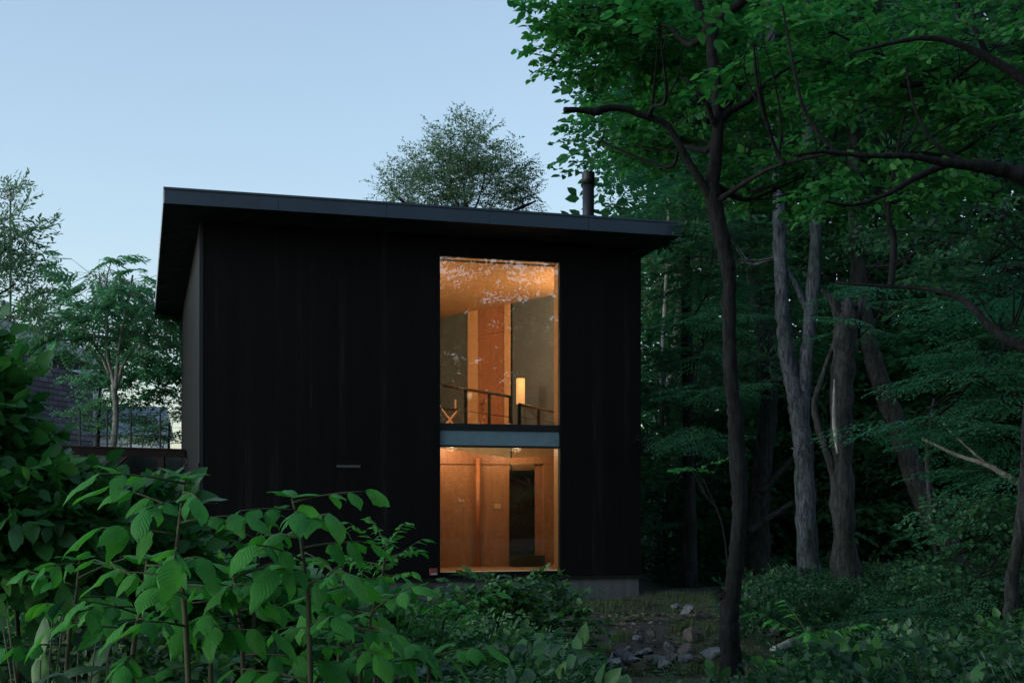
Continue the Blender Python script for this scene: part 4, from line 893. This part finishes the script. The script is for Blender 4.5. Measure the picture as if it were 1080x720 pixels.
# ------------------------------------------------------------------ foreground plants
def bigleaf(L, Wd, r, fold=.18, droop=.35, seg=9, shape=.8, serr=.07):
    t = np.linspace(0, 1, seg); w = np.sin(math.pi * t ** (shape * r.uniform(.82, 1.15))) ** r.uniform(.75, 1.0) * .5 * Wd; w[0] = .004; w[-1] = .001
    w = w * (1 + serr * r.standard_normal(seg)); cols = np.array([-1, -.5, 0, .5, 1.])
    X = np.repeat((t * L)[:, None], 5, 1); Yv = w[:, None] * cols[None]
    Zv = fold * np.abs(Yv) * 1.0 - .9 * Yv ** 2 / max(Wd, .01) - droop * L * (t ** 2)[:, None] + .02 * L * np.sin(t * 9 + r.uniform(0, 6))[:, None] * np.abs(cols)[None] + .008 * L * r.standard_normal((seg, 5))
    # droop shortens the reach
    X = X * (1 - .25 * droop * t[:, None])
    v = np.stack([X, Yv, Zv], -1).reshape(-1, 3); i, j = np.meshgrid(np.arange(4), np.arange(seg - 1)); k = (j * 5 + i).ravel()
    uv = np.stack([np.repeat(t[:, None], 5, 1), np.repeat((cols * .5 + .5)[None], seg, 0)], -1).reshape(-1, 2)
    return v, np.stack([k, k + 5, k + 6, k + 1], -1), uv

class Plant:
    def __init__(s, name, label, group, base, seed, cat='plant'):
        s.o = thing(name, label, cat, base, 0, group); s.b = np.asarray(base, float); s.lb, s.sb = MB(), MB(); s.r = np.random.default_rng(seed)
    def stem(s, pts, r0, r1): s.sb.tube(pts, [r0, r1], 7, 5)
    def leaf(s, p, az, pitch, L, Wd, roll=0, **kw):
        v, f, uv = bigleaf(L, Wd, s.r, **kw); s.lb.add(v @ rot(az, pitch, roll).T + p, f, uv)
    def compound(s, p, az, pitch, pet, L, Wd, pairs=2, gap=.5, droop=.3):
        r = s.r; n = 6; t = np.linspace(0, 1, n); tot = pet + gap * L * pairs
        d_ = np.array([math.cos(az) * math.cos(pitch), math.sin(az) * math.cos(pitch), math.sin(pitch)])
        pl = p + d_ * (t * tot)[:, None] + np.array([0, 0, -1]) * (droop * .4 * tot * t ** 2)[:, None]
        s.sb.tubes(pl[None], np.linspace(.0045, .002, n)[None], 6)
        pp = pitch - droop * .7 - .3
        for i in range(pairs):
            k = (pet + gap * L * i) / tot; q = p + d_ * k * tot - np.array([0, 0, droop * .4 * tot * k * k])
            for sg in (-1, 1):
                z = L * r.uniform(.8, 1.05) * (.8 + .2 * i / max(1, pairs)); s.leaf(q, az + sg * r.uniform(.75, 1.1), pp + r.normal(0, .25), z, Wd * z / L, sg * -.25 + r.normal(0, .32), droop=r.uniform(.15, .6))
        z = L * r.uniform(1.0, 1.2); s.leaf(pl[-1], az + r.normal(0, .1), pp - .1, z, Wd * z / L, r.normal(0, .3), droop=r.uniform(.2, .5))
    def done(s, lm='lf_big', sm='stem'):
        s.lb.build('leaves', lm, s.o, s.b, True)
        if s.sb.n: s.sb.build('stem', sm, s.o, s.b, True)

def sapling(label, pix, d, seed, L=.2, Wd=.1, nodes=9, t0=.35, pairs=2, grp='broad-leaved saplings in the foreground', lm='lf_big', pet=(.05, .14), name='broad_leaved_sapling'):
    pts = [P(x, y, d) for x, y in pix]; pts[0][2] = min(pts[0][2], float(terr(*pts[0][:2]))); 
    p = Plant(name, label, grp, pts[0], seed); p.stem(pts, .011, .004); sp_, _ = smooth_line(pts, [1, 1], 8); r = p.r
    for i in range(nodes):
        t = t0 + (1 - t0) * (i + .6) / nodes; q = sp_[min(len(sp_) - 1, int(t * (len(sp_) - 1)))]
        az = i * 2.4 + r.normal(0, .25) + seed
        if math.sin(az) > .75: az = -az
        p.compound(q, az, r.uniform(-.05, .45) * (.5 + t), r.uniform(*pet), L * r.uniform(.8, 1.1) * (1.1 - .25 * t), Wd * r.uniform(.9, 1.1) * (1.1 - .25 * t), pairs, .55)
    for k in range(3): p.leaf(sp_[-1], k * 2.1 + seed, r.uniform(.3, .8), L * .75, Wd * .75)
    p.done(lm)
sapling('sapling with big fresh green oval leaves in front of the house corner', [(208, 740), (196, 660), (186, 600), (190, 545), (196, 505)], 4.0, 1, .14, .07, 15, .05)
sapling('sapling with a leaf rosette reaching above its neighbours against the black wall', [(332, 740), (326, 660), (322, 610), (316, 560), (308, 525)], 4.1, 4, .14, .07, 15, .05)
sapling('lower sapling with toothed leaves between the two tall saplings', [(262, 740), (256, 690), (250, 640), (246, 605)], 4.4, 7, .15, .075, 9, .1)
sapling('sapling with long drooping leaves by the dark vine thicket', [(120, 740), (140, 690), (150, 640), (155, 590)], 4.3, 9, .135, .062, 10, .1)
sapling('short sapling leaning right before the black wall foot', [(400, 745), (395, 700), (390, 660), (396, 630)], 4.8, 12, .135, .065, 10, .1)
sapling('small sapling low at the photo bottom between the ferns and saplings', [(445, 760), (452, 720), (455, 690)], 4.6, 15, .14, .07, 6, .2)
sapling('leafy sapling half hidden at the left of the tallest sapling', [(60, 740), (72, 680), (80, 630), (84, 590)], 4.6, 18, .13, .062, 10, .1)
sapling('sapling with narrow leaves between the rosette sapling and the feathery one', [(350, 740), (358, 680), (362, 630), (360, 592)], 5.0, 21, .13, .058, 10, .1)
sapling('low sapling in the gap under the tallest sapling', [(226, 760), (222, 700), (220, 650), (224, 620)], 4.2, 24, .125, .06, 9, .1)
sapling('low sapling right of the rosette sapling at the photo bottom', [(375, 760), (380, 720), (372, 680), (368, 655)], 4.3, 27, .125, .06, 8, .1)
# locust-like sapling before the wall
def feather(label, pix, d, seed, n=9, grp='feathery saplings before the black wall'):
    pts = [P(x, y, d) for x, y in pix]; pts[0][2] = float(terr(*pts[0][:2])); p = Plant('feathery_sapling', label, grp, pts[0], seed); p.stem(pts, .014, .004); sp_, _ = smooth_line(pts, [1, 1], 8); r = p.r
    for i in range(n):
        q = sp_[int((.45 + .55 * (i + .5) / n) * (len(sp_) - 1))]; p.compound(q, i * 2.4 + r.normal(0, .3) + seed, r.uniform(.05, .8), .06, .1, .04, 6, .55, .35)
    p.done('lf_big')
feather('feathery sapling with paired leaflets before the wall left of the lower window', [(405, 690), (402, 640), (404, 600), (408, 572)], 9.0, 3, 11)
feather('smaller feathery sapling low at the foot of the black wall', [(378, 690), (374, 650), (380, 622)], 9.6, 6, 7)
feather('feathery sapling between the rosette sapling and the vine thickets', [(262, 690), (268, 640), (272, 590), (270, 565)], 6.5, 9, 9)
feather('low feathery sapling under the left jamb of the lit window', [(462, 700), (466, 670), (470, 640)], 8.0, 13, 8)
feather('feathery frond plant at the bottom right of the near trunk', [(850, 720), (852, 690), (856, 668)], 8.0, 15, 8)
# broad blades rising from the ground
def rosette(label, px, py, d, seed, n=9, L=.3, Wd=.1, name='broad_blade_plant', lm='lf_blue', grp='broad-bladed plants in the foreground', up=(.5, 1.3), pet=.25):
    x, y = (px - CX) / F * d, d; zt = EYE - (py - HY) / F * d; zg_ = float(terr(x, y)); p = Plant(name, label, grp, (x, y, zg_), seed); r = p.r
    hb = max(.1, zt - zg_ - L * .8)
    for i in range(n):
        az = i * 2.4 + r.normal(0, .4); el = r.uniform(*up); b_ = np.array([x, y, zg_]); tip = b_ + np.array([math.cos(az) * pet * .5, math.sin(az) * pet * .5, hb * r.uniform(.45, 1.0)])
        p.sb.tubes(np.stack([b_, b_ * .5 + tip * .5 + np.array([0, 0, .05]), tip])[None], np.array([[.006, .005, .003]]), 5)
        z = r.uniform(.75, 1.15); p.leaf(tip, az + r.normal(0, .5), el, L * z, Wd * z, r.normal(0, .5), droop=r.uniform(.1, .6), shape=.75, fold=.3)
    p.done(lm)
rs = [(40, 590, 4.6, 'upright dark blades at the left under the vine thicket'), (75, 600, 5.0, 'clump of dark upright leaves right of the leftmost blades'), (20, 650, 4.0, 'blades lying almost flat in the lower left corner'), (100, 660, 3.9, 'long pale blades crossing at the bottom left of the photo'), (160, 690, 3.9, 'grey sheened blades beneath the tallest sapling'),
      (250, 690, 4.4, 'dark blades between the stems of the two tall saplings'), (300, 700, 5.2, 'shaded blades at the foot of the rosette sapling'), (420, 660, 5.8, 'blue sheened blades in front of the foundation'), (480, 670, 5.2, 'broad curling blades under the shrub by the window'), (520, 690, 5.0, 'fan of blades at the bottom centre'), (470, 690, 4.6, 'pale ribbed blades at the bottom left of centre'),
      (560, 665, 8.5, 'small blades beside the shrub under the lit window'), (610, 690, 5.6, 'silvery narrow blades below the stone heap'), (665, 714, 5.6, 'low blades at the bottom beneath the slab'), (735, 714, 6.0, 'short blades left of the near trunk foot'), (830, 700, 6.2, 'short blades right of the near trunk foot'), (900, 690, 5.8, 'round-tipped pale blades at the bottom right'), (960, 700, 5.4, 'upright blades with one yellowish leaf at the bottom right'), (1030, 690, 5.8, 'dark blades in the lower right corner')]
for i, (px, py, d, lab) in enumerate(rs):
    nar = 'narrow' in lab or 'fan' in lab
    rosette(lab, px, py, d, 40 + i, 8 if d < 6 else 9, .24 if nar else .2, .045 if nar else .085, up=(.3, .9) if nar else ((.9, 1.4) if 'upright' in lab else (.2, 1.1)), lm='lf_blue' if i % 3 else 'lf_under' if not nar else 'lf_blue')
# shrubs
def shrub(name, label, foot, clumps, kind, lm, stem='stem', grp=None, pitch=(-.3, .5)):
    x, y = foot; z = float(terr(x, y)); c0 = np.mean([c[0] for c in clumps], 0); tr = []
    for c in clumps:
        b0 = np.array([x + rng.normal(0, .12), y + rng.normal(0, .12), z - .05]); e_ = c[0]; tr.append(([b0, b0 * .5 + e_ * .5 + rng.normal(0, .08, 3), e_], [.02, .014, .006]))
    o = tree(name, label, 'shrub', tr, clumps, kind, lm, stem, grp, .012, base=(x, y, z), pitch=pitch, sides=6)
    for ch in o.children:
        ch.name = 'stems' if ch.name.startswith('trunk') else 'foliage'
    return o
shrub('shrub', 'leafy shrub in front of the foundation below the lit window', tuple(P(520, 0, 13.5)[:2]), [CL(545, 625, 13.5, 28, 20, .3, 26, .35, .55), CL(505, 630, 13.3, 26, 22, .3, 26, .35, .55), CL(490, 655, 13, 30, 22, .3, 24, .35, .55), CL(550, 655, 13.2, 36, 22, .35, 30, .35, .55), CL(575, 665, 13.4, 26, 18, .3, 18, .35, .5)], 'heart', 'lf_under', grp='shrubs near the house')
shrub('shrub', 'dark wispy shrub against the right half of the foundation', tuple(P(580, 0, 17)[:2]), [CL(580, 625, 17, 20, 16, .3, 16, .35, .5)], 'fine', 'lf_deep', grp='shrubs near the house')
shrub('shrub', 'fern-like bush among the trunks right of the snag', tuple(P(965, 0, 15)[:2]), [CL(970, 645, 15, 30, 16, .4, 20, .4, .6), CL(940, 660, 15, 40, 14, .4, 22, .4, .6)], 'fern', 'lf_fern', grp='shrubs near the house')
shrub('vine_thicket', 'dense vine thicket climbing highest at the left border', tuple(P(-40, 0, 5.6)[:2]), [CL(-66, 378, 5.6, 30, 30, .35, 80, .16, .28), CL(-50, 425, 5.5, 34, 26, .35, 80, .16, .28), CL(-24, 468, 5.5, 36, 18, .4, 80, .16, .28), CL(-70, 490, 5.6, 50, 60, .4, 60, .2, .34), CL(30, 516, 5.6, 56, 16, .4, 100, .16, .28), CL(10, 560, 5.7, 70, 32, .4, 90, .22, .36)], 'vine', 'lf_vine', grp='vine thickets', pitch=(-1.0, .7))
shrub('vine_thicket', 'lower vine thicket sloping down towards the tall saplings', tuple(P(90, 0, 6.2)[:2]), [CL(95, 528, 6.2, 46, 18, .4, 70, .18, .3), CL(110, 570, 6.1, 50, 20, .4, 60, .2, .34), CL(150, 600, 6.2, 44, 28, .4, 50, .2, .34), CL(70, 590, 6.3, 50, 34, .4, 50, .2, .36)], 'vine', 'lf_vine', grp='vine thickets', pitch=(-1.0, .7))
shrub('vine_thicket', 'shaded thicket behind the two tall saplings', tuple(P(250, 0, 7.5)[:2]), [CL(230, 620, 7.5, 46, 24, .4, 50, .25, .4), CL(290, 640, 7.5, 46, 24, .4, 50, .25, .4), CL(350, 655, 7.6, 36, 22, .4, 36, .25, .4)], 'vine', 'lf_vine', grp='vine thickets')
